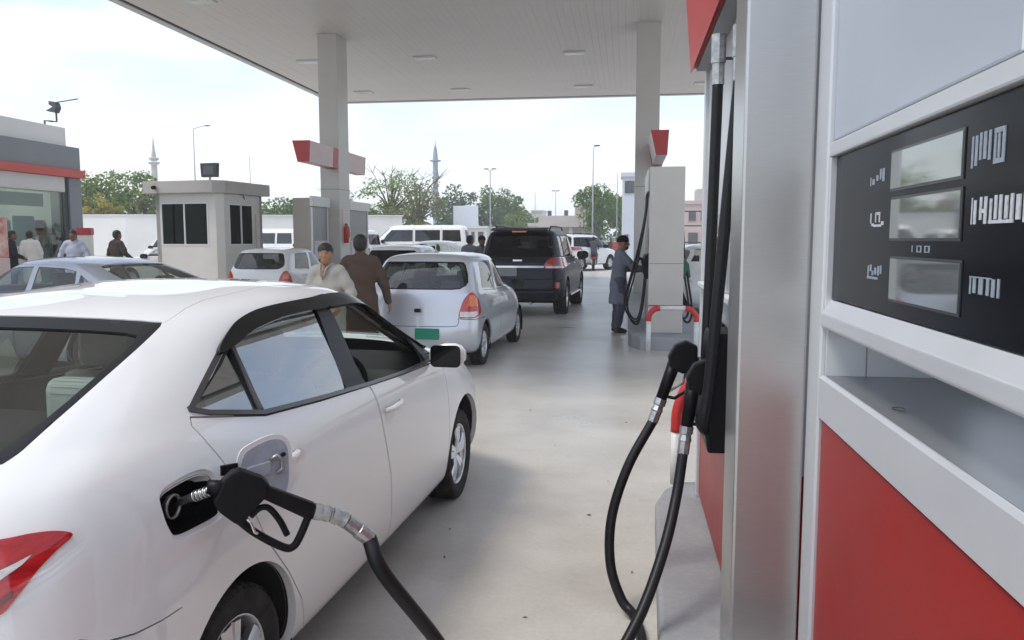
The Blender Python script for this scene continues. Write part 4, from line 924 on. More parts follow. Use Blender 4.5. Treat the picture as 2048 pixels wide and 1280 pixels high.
def person(name, loc, rz, label, group=None, h=.012, height=1.72, tunic=None, trousers=None, hair=None, skin='skin_brown', hem=.55, lhand=None, rhand=None, lean=0., stride=.0, cap=None, vest=None, beard=False, head_turn=0., sit=False, fine_hands=False, glove=None, collar=False):
    """standing (or riding) person facing +y; tunic and trousers are material names; hands are wrist points"""
    root = empty(name, loc, rz, label, 'person', group)
    s = height/1.72; T = {}
    def L(x, y, z):                                                     # leaning upper body
        return np.array([x, y+lean*max(0, z-.95), z])
    hipz = .93; body = Blob(); tn = Blob(); tr = Blob()
    rhand = rhand or (.27,.04,.80); lhand = lhand or (-.27,.04,.80)
    # head
    hc = L(0,.035,1.60); ct, st = math.cos(head_turn), math.sin(head_turn)
    def H(x, y, z): return hc+np.array([x*ct-y*st, x*st+y*ct, z])
    hd = Blob()
    body.ell(H(0,0,.02), (.076,.096,.105), .02).ell(H(0,.022,-.045), (.058,.070,.070), .03).cap(H(0,.06,-.085), H(0,.045,-.09), .026, .03, .03)
    body.cap(H(0,.093,.012), H(0,.112,-.022), .010, .015, .012)             # nose
    for sx in (-1,1):
        body.cap(H(sx*.076,-.005,.022), H(sx*.078,-.008,-.022), .013, .010, .008)       # ears
        body.cap(H(sx*.034,.085,-.008), H(sx*.045,.07,-.03), .012, .018, .02)           # cheeks
    body.cap(H(-.018,.092,-.055), H(.018,.092,-.055), .009, .009, .01); body.cap(H(-.03,.09,.032), H(.03,.09,.032), .011, .011, .015)
    body.cap(L(0,.0,1.40), hc+np.array([0,-.005,-.06]), .062, .052, .03)
    body.cap(L(0,0,1.36), L(0,0,1.02), .115, .12, .05, (1,1.5,1))
    # arms
    for sd, hp in ((1, rhand), (-1, lhand)):
        S = L(sd*.185,0,1.40); Hp = np.array(hp, float); d = Hp-S; ln = np.linalg.norm(d); up = .29; lo = .26
        if ln > up+lo-.005: Hp = S+d/ln*(up+lo-.005); d = Hp-S; ln = np.linalg.norm(d)
        a = (up**2-lo**2+ln**2)/(2*ln); o = math.sqrt(max(0, up**2-a*a)); axis = d/ln
        bend = np.array([sd*.55,-.8,-.35]); bend -= axis*(bend@axis); bend /= np.linalg.norm(bend)+1e-9
        E = S+axis*a+bend*o
        body.chain([S, E, Hp], [.052,.040,.027], .03)
        dirh = (Hp-E)/np.linalg.norm(Hp-E)
        gl = body
        if glove and glove[0] == sd: gl = Blob(); T['glove'] = gl
        hand(gl, Hp, dirh+np.array([0,0,-.1]), np.array([-sd*.8,.3,-.3]), .55, sd)
        if tunic:
            tn.chain([S+np.array([-sd*.02,0,-.005]), S*.4+E*.6, E, Hp-dirh*.02], [.074,.066,.060,.047], .035)
    # legs
    A = []; shoes = []
    for sd in (1, -1):
        if sit:
            hip = np.array([sd*.10,0,hipz-.12]); kn = np.array([sd*.16,.40,hipz-.16]); an = np.array([sd*.15,.30,.36]); 
        else:
            hip = np.array([sd*.095,0,hipz-.05]); kn = np.array([sd*.10,.02+sd*stride*.45,.50]); an = np.array([sd*.10,-.03+sd*stride,.09])
        body.chain([hip, kn, an], [.085,.055,.040], .03)
        tr.chain([hip+np.array([0,0,.06]), kn, an+np.array([0,0,.03])], [.115,.090,.068], .03)
        A.append(an)
        sh = Blob(); shoes.append(sh); sh.cap(an+np.array([0,-.03,-.045]), an+np.array([0,.14,-.058]), .042, .034, .03, (1,1,1.0)).cap(an+np.array([0,0,-.03]), an+np.array([0,0,.0]), .042, .042, .02)
    if tunic:
        ch = [L(0,-.005,1.37), L(0,0,1.22), L(0,0,1.02), np.array([0,0,.88])]
        tn.chain(ch[:2], [.135,.165], .06, (1,1.42,1)); tn.chain(ch[1:3], [.165,.165], .05, (1,1.38,1)); tn.chain(ch[2:4], [.165,.185], .05, (1,1.35,1))
        tn.cap(L(-.13,0,1.40), L(.13,0,1.40), .068, .068, .04); tn.cap(L(0,-.01,1.40), L(0,0,1.47), .085, .066, .03)
        if sit: tn.cap((0,.0,.9), (0,.25,.80), .17, .15, .05)
        elif hem < .85: tn.cap((0,0,.88), (0,0,hem+.04), .185, .215, .05, (1,1.3,1))
    rough = h
    bm_ = link('body', body.mesh('body', h*.75 if fine_hands else h), root, skin)
    if tunic:
        t = link('tunic', tn.mesh('tunic', h, cutz=None if sit else hem, fold=(.007, 9, 1.0, 0, 0)), root, tunic)
        if collar:
            for sx in (-1,1): MB().tube([L(sx*.06,.06,1.475), L(sx*.04,.115,1.43), L(sx*.018,.138,1.34)], .013, 6).build('collar', tunic, root)
            MB().tube([L(0,.080,1.47), L(0,.122,1.40), L(0,.140,1.30)], [.028,.022,.006], 8).build('open_neck', skin, root)
    if trousers: link('trousers', tr.mesh('trousers', h, fold=(.006, 6, 1.2, 0, 0)), root, trousers)
    for sh in shoes: link('shoe', sh.mesh('shoe', h), root, 'shoe_black')
    hr = Blob(); hr.ell(H(0,-.010,.050), (.087,.108,.092), .02).ell(H(0,-.05,.0), (.079,.066,.080), .02)
    if cap: 
        cp = Blob(); cp.ell(H(0,-.005,.062), (.090,.108,.075), .02).cap(H(0,-.02,.04), H(0,.0,.06), .088, .09, .02)
        link('cap', cp.mesh('cap', h, cut=lambda X, Y, Z: (hc[2]+.022)-Z), root, cap)
    hy = hc
    if hair: link('hair', hr.mesh('hair', h, cut=lambda X, Y, Z: np.minimum((hc[2]+.040)-Z+0*X+0*Y, ((X-hc[0])*(-st)+(Y-hc[1])*ct)-.020)), root, hair)
    if beard:
        bd = Blob(); bd.ell(H(0,.045,-.078), (.058,.056,.042), .02); link('beard', bd.mesh('beard', h), root, 'hair_black')
    if h < .0135:
        for sx in (-1,1):
            MB().ball(tuple(H(sx*.031,.086,.012)), (.011,.006,.006), 8, 5).build('eye', 'eye_dark', root)
            MB().tube([tuple(H(sx*.014,.097,.034)), tuple(H(sx*.034,.094,.039)), tuple(H(sx*.05,.080,.032))], .005, 5).build('eyebrow', 'hair_black', root)
    if vest:
        vb = Blob(); vb.chain([L(0,-.005,1.38), L(0,0,1.22), L(0,0,1.0)], [.148,.178,.178], .05, (1,1.40,1)); link('vest', vb.mesh('vest', h, cutz=.98), root, vest)
    if 'glove' in T: link('glove', T['glove'].mesh('glove', h*.6), root, glove[1])
    root.scale = (s, s, s)
    return root
mat('skin_brown', (.30,.155,.09), rough=.55, noise=.12, nscale=18, bump=.05, bscale=120)
mat('skin_dark', (.17,.085,.05), rough=.55, noise=.12, nscale=18)
mat('hair_black', (.008,.007,.007), rough=.55, noise=.3, nscale=60, bump=.4, bscale=150)
mat('eye_dark', (.02,.015,.012), rough=.15)
mat('shoe_black', (.014,.013,.013), rough=.5, noise=.2, nscale=20)
def cloth(name, col): return mat(name, col, rough=.9, spec=.2, noise=.06, nscale=6, bump=.25, bscale=45)
cloth('cloth_slate', (.17,.18,.215)); cloth('cloth_brown', (.085,.055,.042)); cloth('cloth_cream', (.36,.34,.30)); cloth('cloth_white', (.72,.70,.66)); cloth('cloth_paleblue', (.42,.44,.54))
cloth('cloth_black', (.016,.016,.02)); cloth('cloth_darkbrown', (.055,.042,.036)); cloth('cloth_grey', (.20,.21,.22)); cloth('cloth_navy', (.075,.08,.105)); cloth('cloth_red', (.30,.06,.06)); cloth('cloth_glove', (.50,.30,.03)); cloth('cloth_khaki',(.16,.17,.17))
# ------------------------------------------------------------------ setting materials
def concrete(name, c1, c2, rough=.55, joints=0., stain=.5, scale=.35, gloss=.0):
    if name in MATS: return MATS[name]
    m = bpy.data.materials.new(name); m.use_nodes = True; n = m.node_tree.nodes; l = m.node_tree.links; b = n['Principled BSDF']
    tc = n.new('ShaderNodeTexCoord')
    def noise(sc, det, stretch=None, w=.6):
        t = n.new('ShaderNodeTexNoise'); t.inputs['Scale'].default_value = sc; t.inputs['Detail'].default_value = det; t.inputs['Roughness'].default_value = w
        if stretch:
            mp = n.new('ShaderNodeMapping'); mp.inputs['Scale'].default_value = stretch; l.new(tc.outputs['Object'], mp.inputs[0]); l.new(mp.outputs[0], t.inputs['Vector'])
        else: l.new(tc.outputs['Object'], t.inputs['Vector'])
        return t.outputs['Fac']
    def ramp(f, p0, p1, c0, c1):
        r = n.new('ShaderNodeValToRGB'); r.color_ramp.elements[0].position = p0; r.color_ramp.elements[1].position = p1
        r.color_ramp.elements[0].color = (*c0, 1); r.color_ramp.elements[1].color = (*c1, 1); l.new(f, r.inputs[0]); return r.outputs[0]
    def mul(a, bb, f=1.):
        x = n.new('ShaderNodeMix'); x.data_type = 'RGBA'; x.blend_type = 'MULTIPLY'; x.inputs['Factor'].default_value = f; l.new(a, x.inputs['A']); l.new(bb, x.inputs['B']); return x.outputs['Result']
    big = noise(scale, 8, None, .62)
    col = ramp(big, .32, .68, c1, c2)
    st = ramp(noise(.5, 6, (.8,1.15,1), .7), .36, .58, (1-stain*.45, 1-stain*.47, 1-stain*.5), (1,1,1)); col = mul(col, st)
    fine = ramp(noise(38, 3), .3, .7, (.93,.93,.93), (1.05,1.05,1.05)); col = mul(col, fine)
    spots = ramp(noise(3.1, 2, None, .4), .70, .76, (1,1,1), (.55,.53,.50)); col = mul(col, spots, .5*stain)
    if joints:
        br = n.new('ShaderNodeTexBrick'); br.offset = 0.; br.inputs['Scale'].default_value = 1.; br.inputs['Mortar Size'].default_value = .010; br.inputs['Mortar Smooth'].default_value = .3
        br.inputs['Brick Width'].default_value = joints; br.inputs['Row Height'].default_value = joints; br.inputs['Color1'].default_value = (1,1,1,1); br.inputs['Color2'].default_value = (.96,.96,.96,1); br.inputs['Mortar'].default_value = (.62,.60,.57,1)
        mp = n.new('ShaderNodeMapping'); mp.inputs['Location'].default_value = (1.1,.4,0); l.new(tc.outputs['Object'], mp.inputs[0]); l.new(mp.outputs[0], br.inputs['Vector']); col = mul(col, br.outputs['Color'])
    l.new(col, b.inputs['Base Color'])
    mr = n.new('ShaderNodeMapRange'); mr.inputs['To Min'].default_value = rough-.1; mr.inputs['To Max'].default_value = rough+.14; l.new(noise(.9, 6, (.7,1.3,1)), mr.inputs['Value']); l.new(mr.outputs[0], b.inputs['Roughness'])
    bp = n.new('ShaderNodeBump'); bp.inputs['Strength'].default_value = .12; bp.inputs['Distance'].default_value = .004; l.new(noise(60, 4), bp.inputs['Height']); l.new(bp.outputs[0], b.inputs['Normal'])
    b.inputs['Specular IOR Level'].default_value = .5
    MATS[name] = m; return m
concrete('forecourt_concrete', (.49,.465,.42), (.57,.545,.495), .30, 0, .5)
concrete('yard_ground', (.50,.48,.44), (.60,.575,.53), .75, 0, .4, .12)
concrete('island_concrete', (.25,.26,.27), (.34,.35,.36), .6, 0, .35, 1.4)
concrete('pavement', (.42,.40,.37), (.52,.50,.46), .7, .8, .4)
mat('canopy_white', (.72,.685,.64), rough=.45, noise=.03, nscale=.7)
mat('canopy_deck', (.30,.285,.265), rough=.8)
mat('canopy_gap', (.10,.095,.09), rough=.8)
mat('column_cladding', (.56,.54,.51), rough=.38, metal=.0, noise=.04, nscale=1.5, rvar=.05)
mat('fascia_white', (.62,.61,.59), rough=.4, noise=.05, nscale=3)
mat('sign_red', (.46,.030,.028), rough=.42, noise=.05, nscale=5)
mat('sign_white', (.74,.70,.68), rough=.45, noise=.05, nscale=5)
mat('sign_pink', (.66,.52,.50), rough=.42, noise=.04, nscale=4)
mat('panel_red', (.30,.010,.008), rough=.34, spec=.22, noise=.06, nscale=4, rvar=.06)
mat('panel_lightgrey', (.50,.51,.52), rough=.34, noise=.03, nscale=2.5)
mat('panel_blue_grey', (.40,.43,.48), rough=.26, noise=.03, nscale=1.6)
mat('alu_frame', (.60,.61,.62), rough=.34, metal=.35, noise=.04, nscale=3)
mat('brushed_steel', (.50,.49,.475), rough=.30, metal=.92, noise=.05, nscale=5, stretch=(3,3,120), bump=.06, bscale=8)
mat('lens_black', (.005,.0065,.0095), rough=.16, spec=.10)
mat('lcd', (.34,.36,.35), rough=.045, metal=.7)
mat('lcd_frame', (.03,.033,.036), rough=.25)
mat('print_white', (.50,.52,.54), rough=.5, noise=.2, nscale=90)
mat('print_grey', (.27,.31,.35), rough=.5, noise=.2, nscale=90)
mat('shelf_grey', (.20,.205,.21), rough=.3, metal=.3, noise=.06, nscale=6)
mat('dispenser_beige', (.52,.49,.45), rough=.36, metal=.2, noise=.05, nscale=2, rvar=.05)
mat('dispenser_tan', (.38,.34,.29), rough=.42, noise=.06, nscale=2)
mat('booth_wall', (.64,.62,.585), rough=.7, noise=.07, nscale=1.3, bump=.1, bscale=40)
mat('booth_roof', (.44,.42,.395), rough=.6, noise=.06, nscale=2)
mat('alu_white', (.68,.69,.69), rough=.4)
mat('guard_red', (.52,.025,.022), rough=.4, noise=.1, nscale=14)
mat('guard_white', (.66,.66,.64), rough=.45, noise=.1, nscale=12)
mat('green_plastic', (.01,.10,.055), rough=.35)
mat('hose_rubber', (.007,.007,.008), rough=.42, spec=.3, noise=.2, nscale=40)
mat('wall_white', (.74,.73,.70), rough=.85, noise=.06, nscale=.5, bump=.1, bscale=20)
mat('pole_grey', (.36,.37,.38), rough=.5, metal=.4)
mat('pole_dark', (.05,.055,.06), rough=.5)

# ------------------------------------------------------------------ ground
g = MB(); g.quad((-600,-150,-.004),(600,-150,-.004),(600,900,-.004),(-600,900,-.004)).build('ground', 'yard_ground', None); tag(bpy.data.objects['ground'], kind='structure')
g = MB(); g.quad((-16,-30,0),(24,-30,0),(24,40,0),(-16,40,0)).build('forecourt', 'forecourt_concrete'); tag(bpy.data.objects['forecourt'], kind='structure')
g = MB(); g.prism([(-17.0,9),(-12.75,9),(-12.75,21.2),(-13.1,23.4),(-17.0,23.4)], -.02, .15, 'z', ch=.02).build('sidewalk', 'pavement'); tag(bpy.data.objects['sidewalk'], kind='structure')

# ------------------------------------------------------------------ canopy
CZ = 7.30
can = empty('fuel_canopy', (0,0,0), 0, 'wide flat station canopy with slatted soffit on two tall columns', 'canopy')
CX0, CX1, CY0, CY1 = -12.2, 5.0, 6.5, 32.8
MB().box(CX0+.3, CX1-.3, CY0+.3, CY1-.3, CZ+.045, CZ+.95).build('roof_deck', 'canopy_deck', can)
sl = MB().box(0, .1868, CY0+.32, CY1-.32, CZ, CZ+.03).mesh('soffit_slat'); sl.materials.append(MATS['canopy_white'])
x = CX0+.32; k = 0
while x < CX1-.5:
    o = bpy.data.objects.new('soffit_slat', sl); COL.objects.link(o); o.parent = can; o.location = (x, 0, random.uniform(-.0015,.0015)); x += .190
for nm, a in (('left',(CX0,CX0+.22,CY0,CY1)),('right',(CX1-.22,CX1,CY0,CY1)),('far',(CX0+.22,CX1-.22,CY1-.22,CY1)),('near',(CX0+.22,CX1-.22,CY0,CY0+.22))):
    MB().box(*a, CZ-.035, CZ+1.0, ch=.012).build('fascia', 'fascia_white', can)
MB().box(CX0+.22, CX0+.27, CY0+.27, CY1-.27, CZ-.012, CZ+.04).build('fascia_trim', 'pole_dark', can)
for (cx0, cx1, cy0, cy1, nm) in ((-8.55,-8.0,21.8,22.65,'column'), (.20,.82,21.85,22.7,'column')):
    col = MB().box(cx0, cx1, cy0, cy1, 0, CZ-.004, ch=.015).build('column', 'column_cladding', can)
    MB().box(cx0-.012, cx1+.012, cy0-.012, cy1+.012, CZ-.03, CZ-.004).build('column_collar', 'column_cladding', col)
    MB().box(cx0-.004, cx1+.004, cy0-.004, cy1+.004, 3.05, 3.062).build('cladding_joint', 'canopy_gap', col)
lm = MB(); lm.box(-.34,.34,-.2,.2,-.05,.0, ch=.012); lme = lm.mesh('light_body'); lme.materials.append(MATS['alu_white'])
le = MB().box(-.27,.27,-.14,.14,-.056,-.049).mesh('light_lens'); le.materials.append(mat('lamp_lens', (.72,.72,.70), rough=.2))
lb = {(-10.1,18.4):'large flat canopy light nearest the open left edge', (-10.1,25.0):'canopy light just left of the left column top', (-10.1,30.4):'small far canopy light behind the left column', (-6.3,25.0):'canopy light between the two columns, left one of the middle row', (-6.3,30.4):'canopy light near the far edge, left of centre', (-1.65,25.0):'canopy light left of the right column top', (-1.65,30.4):'canopy light near the far edge left of the right column', (2.7,30.4):'canopy light near the far edge right of the right column'}
for (lx, ly), lab in lb.items():
    e = empty('canopy_light', (lx, ly, CZ-.001), 0, lab, 'ceiling light', 'lights under the canopy'); link('light_body', lme, e); link('light_lens', le, e)

# ------------------------------------------------------------------ red and white sign boxes along the columns
def fin_sign(x0, x1, y0, y1, z0, z1, lab, cut=None):
    e = empty('column_sign', (0,0,0), 0, lab, 'sign', 'red and white sign boxes on the columns')
    t = .13
    P = [(x0+t, z0), (x1-t*.25, z0), (x1, z1), (x0, z1)]
    def seg(ya, yb, nm, m, g=0.):
        q = [(P[0][0]-g, P[0][1]-g), (P[1][0]+g, P[1][1]-g), (P[2][0]+g, P[2][1]+g), (P[3][0]-g, P[3][1]+g)]; MB().prism(q, ya, yb, 'y').build(nm, m, e)
    a, b = cut
    seg(y0, y0+.03, 'end_cap', 'sign_red', .004); seg(y0+.03, a-.42, 'side_panel', 'sign_white' if x0 > -3 else 'sign_pink'); seg(a-.42, a-.03, 'red_band', 'sign_red', .004)
    seg(a-.03, b+.03, 'mount', 'column_cladding', .006); seg(b+.03, y1-.03, 'side_panel', 'sign_pink'); seg(y1-.03, y1, 'end_cap', 'sign_red', .004)
fin_sign(-8.45, -7.985, 19.7, 24.1, 3.62, 4.15, 'long sign box crossing the left column, red end and pinkish side', (21.8,22.65))
fin_sign(.52, .93, 19.0, 24.6, 3.59, 4.15, 'sign box on the right column with a bright red end facing the camera', (21.85,22.7))

# ------------------------------------------------------------------ near dispenser (right edge of the view)
isl = MB()
ip = [(.12,-2.5),(.145,3.0),(.185,4.55),(.25,4.82),(.36,4.98),(.60,5.05),(1.6,5.05),(1.6,-2.5)]
tag(isl.prism(ip, -.02, .15, 'z', ch=.022).build('pump_island', 'island_concrete'), 'raised concrete island under the near dispenser', 'island', 'dispenser islands')
nd = empty('fuel_dispenser', (.6,2.5,.15), 0, 'large near fuel dispenser with dark display, steel post and red lower panels', 'fuel dispenser')
def ndp(name, m, *a, ch=0., parent=None):
    o = MB().box(*a, ch=ch).build(name, m, parent or nd); o.matrix_parent_inverse = Matrix.Translation((-.6,-2.5,-.15)) if (parent or nd) is nd else Matrix.Identity(4); return o
def ndm(mb, name, m, parent=None):
    o = mb.build(name, m, parent or nd)
    if (parent or nd) is nd: o.matrix_parent_inverse = Matrix.Translation((-.6,-2.5,-.15))
    return o
Y0, Y1 = -.2, 2.53
ndp('upper_panel', 'panel_blue_grey', .606, 1.25, 1.372, Y1, 1.950, 3.0, ch=.006)
ndp('upper_panel', 'panel_blue_grey', .606, 1.25, Y0, 1.335, 1.950, 3.0, ch=.006)
ndp('panel_trim', 'alu_white', .600, .66, 1.337, 1.370, 1.950, 3.0)
# frame round the display
ndp('frame_rail', 'alu_frame', .594, .68, Y0, Y1, 1.902, 1.944, ch=.006)
ndp('frame_post', 'alu_frame', .588, .72, Y1+.001, 2.679, .15, 3.0, ch=.008)
ndp('frame_edge', 'alu_frame', .594, .66, 2.508, Y1-.001, 1.4445, 1.9005, ch=.003)
m = MB(); m.prism([(.612,1.478),(.640,1.478),(.70,1.440),(.70,1.392),(.594,1.392),(.588,1.400),(.588,1.436)], Y0, Y1-.001, 'y', ch=.004); ndm(m, 'lower_rail', 'alu_frame')
lens = ndp('display_lens', 'lens_black', .612, .70, Y0, 2.506, 1.482, 1.900)
for (a, b, z0, z1, nm) in ((1.595,1.995,1.776,1.858,'amount_window'), (1.592,1.985,1.662,1.750,'volume_window'), (1.58,1.972,1.522,1.615,'price_window')):
    ndp('lcd_bezel', 'lcd_frame', .6095, .6118, a-.006, b+.006, z0-.006, z1+.006); ndp('lcd_window', 'lcd', .6078, .6092, a, b, z0, z1)
# printed marks beside the windows: strokes as they read in the photograph
def marks(y_left, z0, z1, strokes, m='print_white'):
    for i, (a, b, c, d) in enumerate(strokes):                         # fractions: start, width, low, high
        h = z1-z0; ndp('printed_mark', m, .6108-.00012*i, .6119, y_left-a, y_left-a-b*.72, z0+h*c, z0+h*d)
marks(2.165, 1.793, 1.832, [(0,.012,0,.55),(.018,.026,.05,.42),(.050,.022,.25,.6),(.078,.016,.3,.95),(.098,.022,.15,.95)], 'print_grey')
marks(2.150, 1.690, 1.726, [(0,.010,.25,.95),(.012,.022,.05,.25),(.040,.008,.3,1.0),(.052,.020,.8,1.0),(.070,.009,.3,1.0),(.030,.080,.0,.16),(.09,.022,.1,.35)])
marks(2.155, 1.563, 1.596, [(0,.014,0,.9),(.018,.020,.5,1.0),(.036,.016,.2,.55),(.056,.022,.3,.8),(.082,.016,.25,.95),(.102,.014,.4,1.0),(.0,.118,-.08,.10)], 'print_grey')
marks(1.560, 1.786, 1.845, m='print_grey', strokes=[(0,.010,0,.95),(.014,.014,.05,.95),(.032,.012,.2,1.0),(.048,.016,.2,1.0),(.068,.012,.15,1.0),(.090,.010,.0,1.0),(.104,.010,.15,.95),(.120,.012,.0,1.0),(.090,.042,.0,.14),(.090,.042,.86,1.0)])
marks(1.548, 1.686, 1.733, [(0,.005,0,1.0),(.010,.014,.0,.9),(.034,.012,.15,1.0),(.052,.014,.0,1.0),(.034,.032,.4,.55),(.074,.010,.0,.9),(.092,.012,.15,1.0),(.110,.012,.0,1.0),(.130,.014,.15,.95),(.150,.012,.1,1.0),(.170,.018,.1,.95),(.194,.014,.0,1.0),(.074,.12,.0,.12)])
marks(1.538, 1.562, 1.594, [(0,.008,0,1.0),(.014,.016,.08,.92),(.038,.022,.05,.92),(.068,.014,.05,.95),(.088,.016,.0,.95),(.110,.010,.0,1.0),(0,.12,.93,1.0)], 'print_grey')
marks(1.842, 1.632, 1.646, [(0,.006,0,1.),(.030,.008,.0,1.),(.030,.028,.86,1.),(.052,.008,.0,1.),(.030,.028,.0,.14),(.076,.008,.0,1.),(.076,.028,.86,1.),(.098,.008,.0,1.),(.076,.028,.0,.14)], 'print_grey')
# receipt shelf recess
ndp('shelf', 'shelf_grey', .606, 1.15, Y0, Y1-.002, 1.215, 1.246); ndp('recess_back', 'panel_lightgrey', 1.15, 1.18, Y0, Y1-.002, 1.2465, 1.391)
ndp('recess_side', 'panel_lightgrey', .606, .718, 2.512, 2.5265, 1.2465, 1.391); ndp('recess_side', 'panel_lightgrey', .724, 1.15, 2.514, 2.5265, 1.2465, 1.391)
m = MB(); m.prism([(.590,1.118),(.590,1.238),(.600,1.2455),(.6055,1.2455),(.6055,1.118)], Y0, Y1-.002, 'y'); ndm(m, 'shelf_edge', 'alu_frame')
m = MB(); m.tube([(.66+.012*math.cos(a)*(1+.3*math.sin(3*a)), 2.02+.022*math.sin(a), 1.250) for a in np.linspace(0,5.6,18)], .0014, 5); ndm(m, 'wire_scrap', 'pole_dark')
ndp('red_panel', 'panel_red', .600, 1.2, Y0, 2.520, .20, 1.106, ch=.004); ndp('panel_shadow_gap', 'canopy_gap', .604, 1.2, Y0, 2.522, 1.107, 1.1175); ndp('plinth', 'shelf_grey', .63, 1.2, Y0, 2.52, .152, .199)
# steel post facing the camera
ndp('steel_post', 'brushed_steel', .366, .585, 2.68, 2.95, .152, 3.0, ch=.010); ndp('post_trim', 'alu_frame', .392, .41, 2.951, 3.02, .152, 3.0)
# nozzle bay beyond the post
ndp('bay_back', 'panel_lightgrey', .445, 1.2, 2.952, 4.68, .80, 2.60, ch=.006)
ndp('bay_red_panel', 'panel_red', .440, 1.2, 2.955, 4.69, .17, .797, ch=.006)
ndp('bay_frame', 'alu_frame', .425, .46, 4.682, 4.74, .152, 2.60, ch=.004); ndp('bay_frame', 'alu_frame', .418, .444, 3.16, 3.21, .152, 2.60, ch=.004)
ndp('bay_ledge', 'alu_white', .405, .443, 3.22, 4.67, 1.395, 1.42, ch=.004); ndp('bay_window', 'lcd', .441, .4445, 3.75, 4.25, 1.47, 1.78)
m = MB(); m.prism([(.36,2.60),(.34,2.575),(.30,3.05),(.42,3.08),(1.2,3.08),(1.2,2.60)], 2.955, 4.66, 'y', ch=.006); ndm(m, 'red_header', 'sign_red')
ndp('header_underside', 'shelf_grey', .37, 1.19, 2.97, 4.64, 2.583, 2.598)
# nozzle boot (black) and two hung nozzles with hoses
m = MB(); m.prism([(.44,1.285),(.345,1.285),(.335,1.25),(.335,1.02),(.292,.94),(.290,.90),(.325,.872),(.335,.80),(.44,.80)], 3.23, 3.52, 'y', ch=.012); ndm(m, 'nozzle_boot', 'black_plastic')
m = MB(); m.prism([(.44,1.285),(.385,1.285),(.372,1.24),(.372,1.02),(.305,.94),(.300,.90),(.36,.872),(.372,.80),(.44,.80)], 3.62, 3.90, 'y', ch=.012); ndm(m, 'nozzle_boot', 'black_plastic')
def hung_nozzle(y, dx, dz, hosepts, toppts):
    # body hump, grip going down and out to the left, coupling and hose
    b = MB(); b.prism([(.335+dx,1.20+dz),(.285+dx,1.225+dz),(.235+dx,1.205+dz),(.205+dx,1.15+dz),(.215+dx,1.10+dz),(.27+dx,1.075+dz),(.335+dx,1.09+dz)], y-.032, y+.032, 'y', ch=.009); hump = ndm(b, 'nozzle_body', 'black_plastic')
    q0 = Vector((.235+dx, y, 1.12+dz)); q1 = hosepts[0]; q1 = Vector(q1); d = (q1-q0)
    b = MB(); b.tube([q0, q0+d*.25, q0+d*.60], [.030,.028,.025], 12); ndm(b, 'nozzle_grip', 'black_plastic')
    b = MB(); b.tube([q0+d*.60, q0+d*.70, q0+d*.72, q0+d*.80, q0+d*.82, q0+d*.99], [.028,.028,.022,.027,.024,.024], 8, smooth=False); ndm(b, 'hose_coupling', 'steel_worn')
    b = MB(); g0 = q0+d*.55; b.tube([g0, g0+Vector((.055,0,-.01)), Vector((.30+dx,y,1.0+dz)), Vector((.31+dx,y,1.09+dz))], .008, 8); ndm(b, 'trigger_guard', 'black_plastic')
    b = MB(); b.tube([Vector((.29+dx,y,1.10+dz)), Vector((.275+dx,y,1.03+dz)), g0+Vector((.03,0,.02))], .006, 6); ndm(b, 'trigger', 'steel_worn')
    b = MB(); b.tube([Vector((.33+dx,y,1.14+dz)), Vector((.385,y,1.12+dz))], .014, 8); ndm(b, 'spout', 'steel_worn')
    b = MB(); b.tube(bez([q0+d*.98]+[Vector(p) for p in hosepts[1:]], 14), .022, 12); ndm(b, 'hose', 'hose_rubber')
    b = MB(); b.tube(bez([Vector(p) for p in toppts], 14), .0235, 12); ndm(b, 'hose_drop', 'hose_rubber')
    t = Vector(toppts[0]); b = MB(); b.tube([t+Vector((0,0,.20)), t+Vector((0,0,.08)), t+Vector((0,0,.078)), t+Vector((0,0,-.01))], [.032,.032,.027,.027], 10, smooth=False); ndm(b, 'hose_swivel', 'steel_worn')
    b = MB(); b.tube([(t.x,t.y,t.z+.10),(.45,t.y,t.z+.10)], .007, 6); ndm(b, 'hose_bracket', 'pole_dark')
hung_nozzle(3.66, -.012, -.02, [(.128,3.62,.832),(.02,3.55,.64),(-.048,3.50,.42),(-.050,3.46,.22),(.0,3.42,.080),(.055,3.36,.035),(.085,3.15,.026),(.08,2.7,.026),(.03,2.3,.026),(.02,1.9,.03)], [(.380,3.62,2.33),(.372,3.60,1.95),(.362,3.58,1.5),(.352,3.57,1.1),(.345,3.58,.96),(.38,3.6,.90)])
hung_nozzle(3.33, .045, -.055, [(.243,3.30,.775),(.215,3.22,.62),(.165,3.10,.45),(.08,2.95,.26),(-.03,2.80,.10),(-.10,2.62,.035),(-.04,2.40,.03),(.06,2.25,.16),(.28,2.2,.22),(.50,2.3,.24),(.598,2.4,.32)], [(.425,3.27,2.28),(.395,3.25,1.9),(.365,3.23,1.5),(.335,3.22,1.1),(.315,3.22,.93),(.33,3.27,.885)])
# island end guard: white posts with red top bend
def end_guard(x0, x1, y, ztop, zred, lab, zb=0., r=.032, depth=.42):
    e = empty('island_guard', (0,0,0), 0, lab, 'guard rail', 'guards at the island ends')
    for x in (x0, x1):
        MB().cyl((x,y,zb), (x,y,zred), r, 14).build('post', 'guard_white', e)
        d = 1 if x == x0 else -1; k = min(.16, (x1-x0)*.3)
        MB().tube(bez([(x,y,zred),(x+d*.01,y,zred+(ztop-zred)*.45),(x+d*k*.45,y,ztop-.025),(x+d*k,y,ztop)], 6), r*1.12, 14).build('red_bend', 'guard_red', e)
    k = min(.16, (x1-x0)*.3); MB().tube([(x0+k,y,ztop),(x1-k,y,ztop)], r, 14).build('top_rail', 'guard_white', e)
end_guard(.318, 1.15, 4.93, .80, .48, 'red and white pipe guard just beyond the near dispenser hoses', .15, .030)
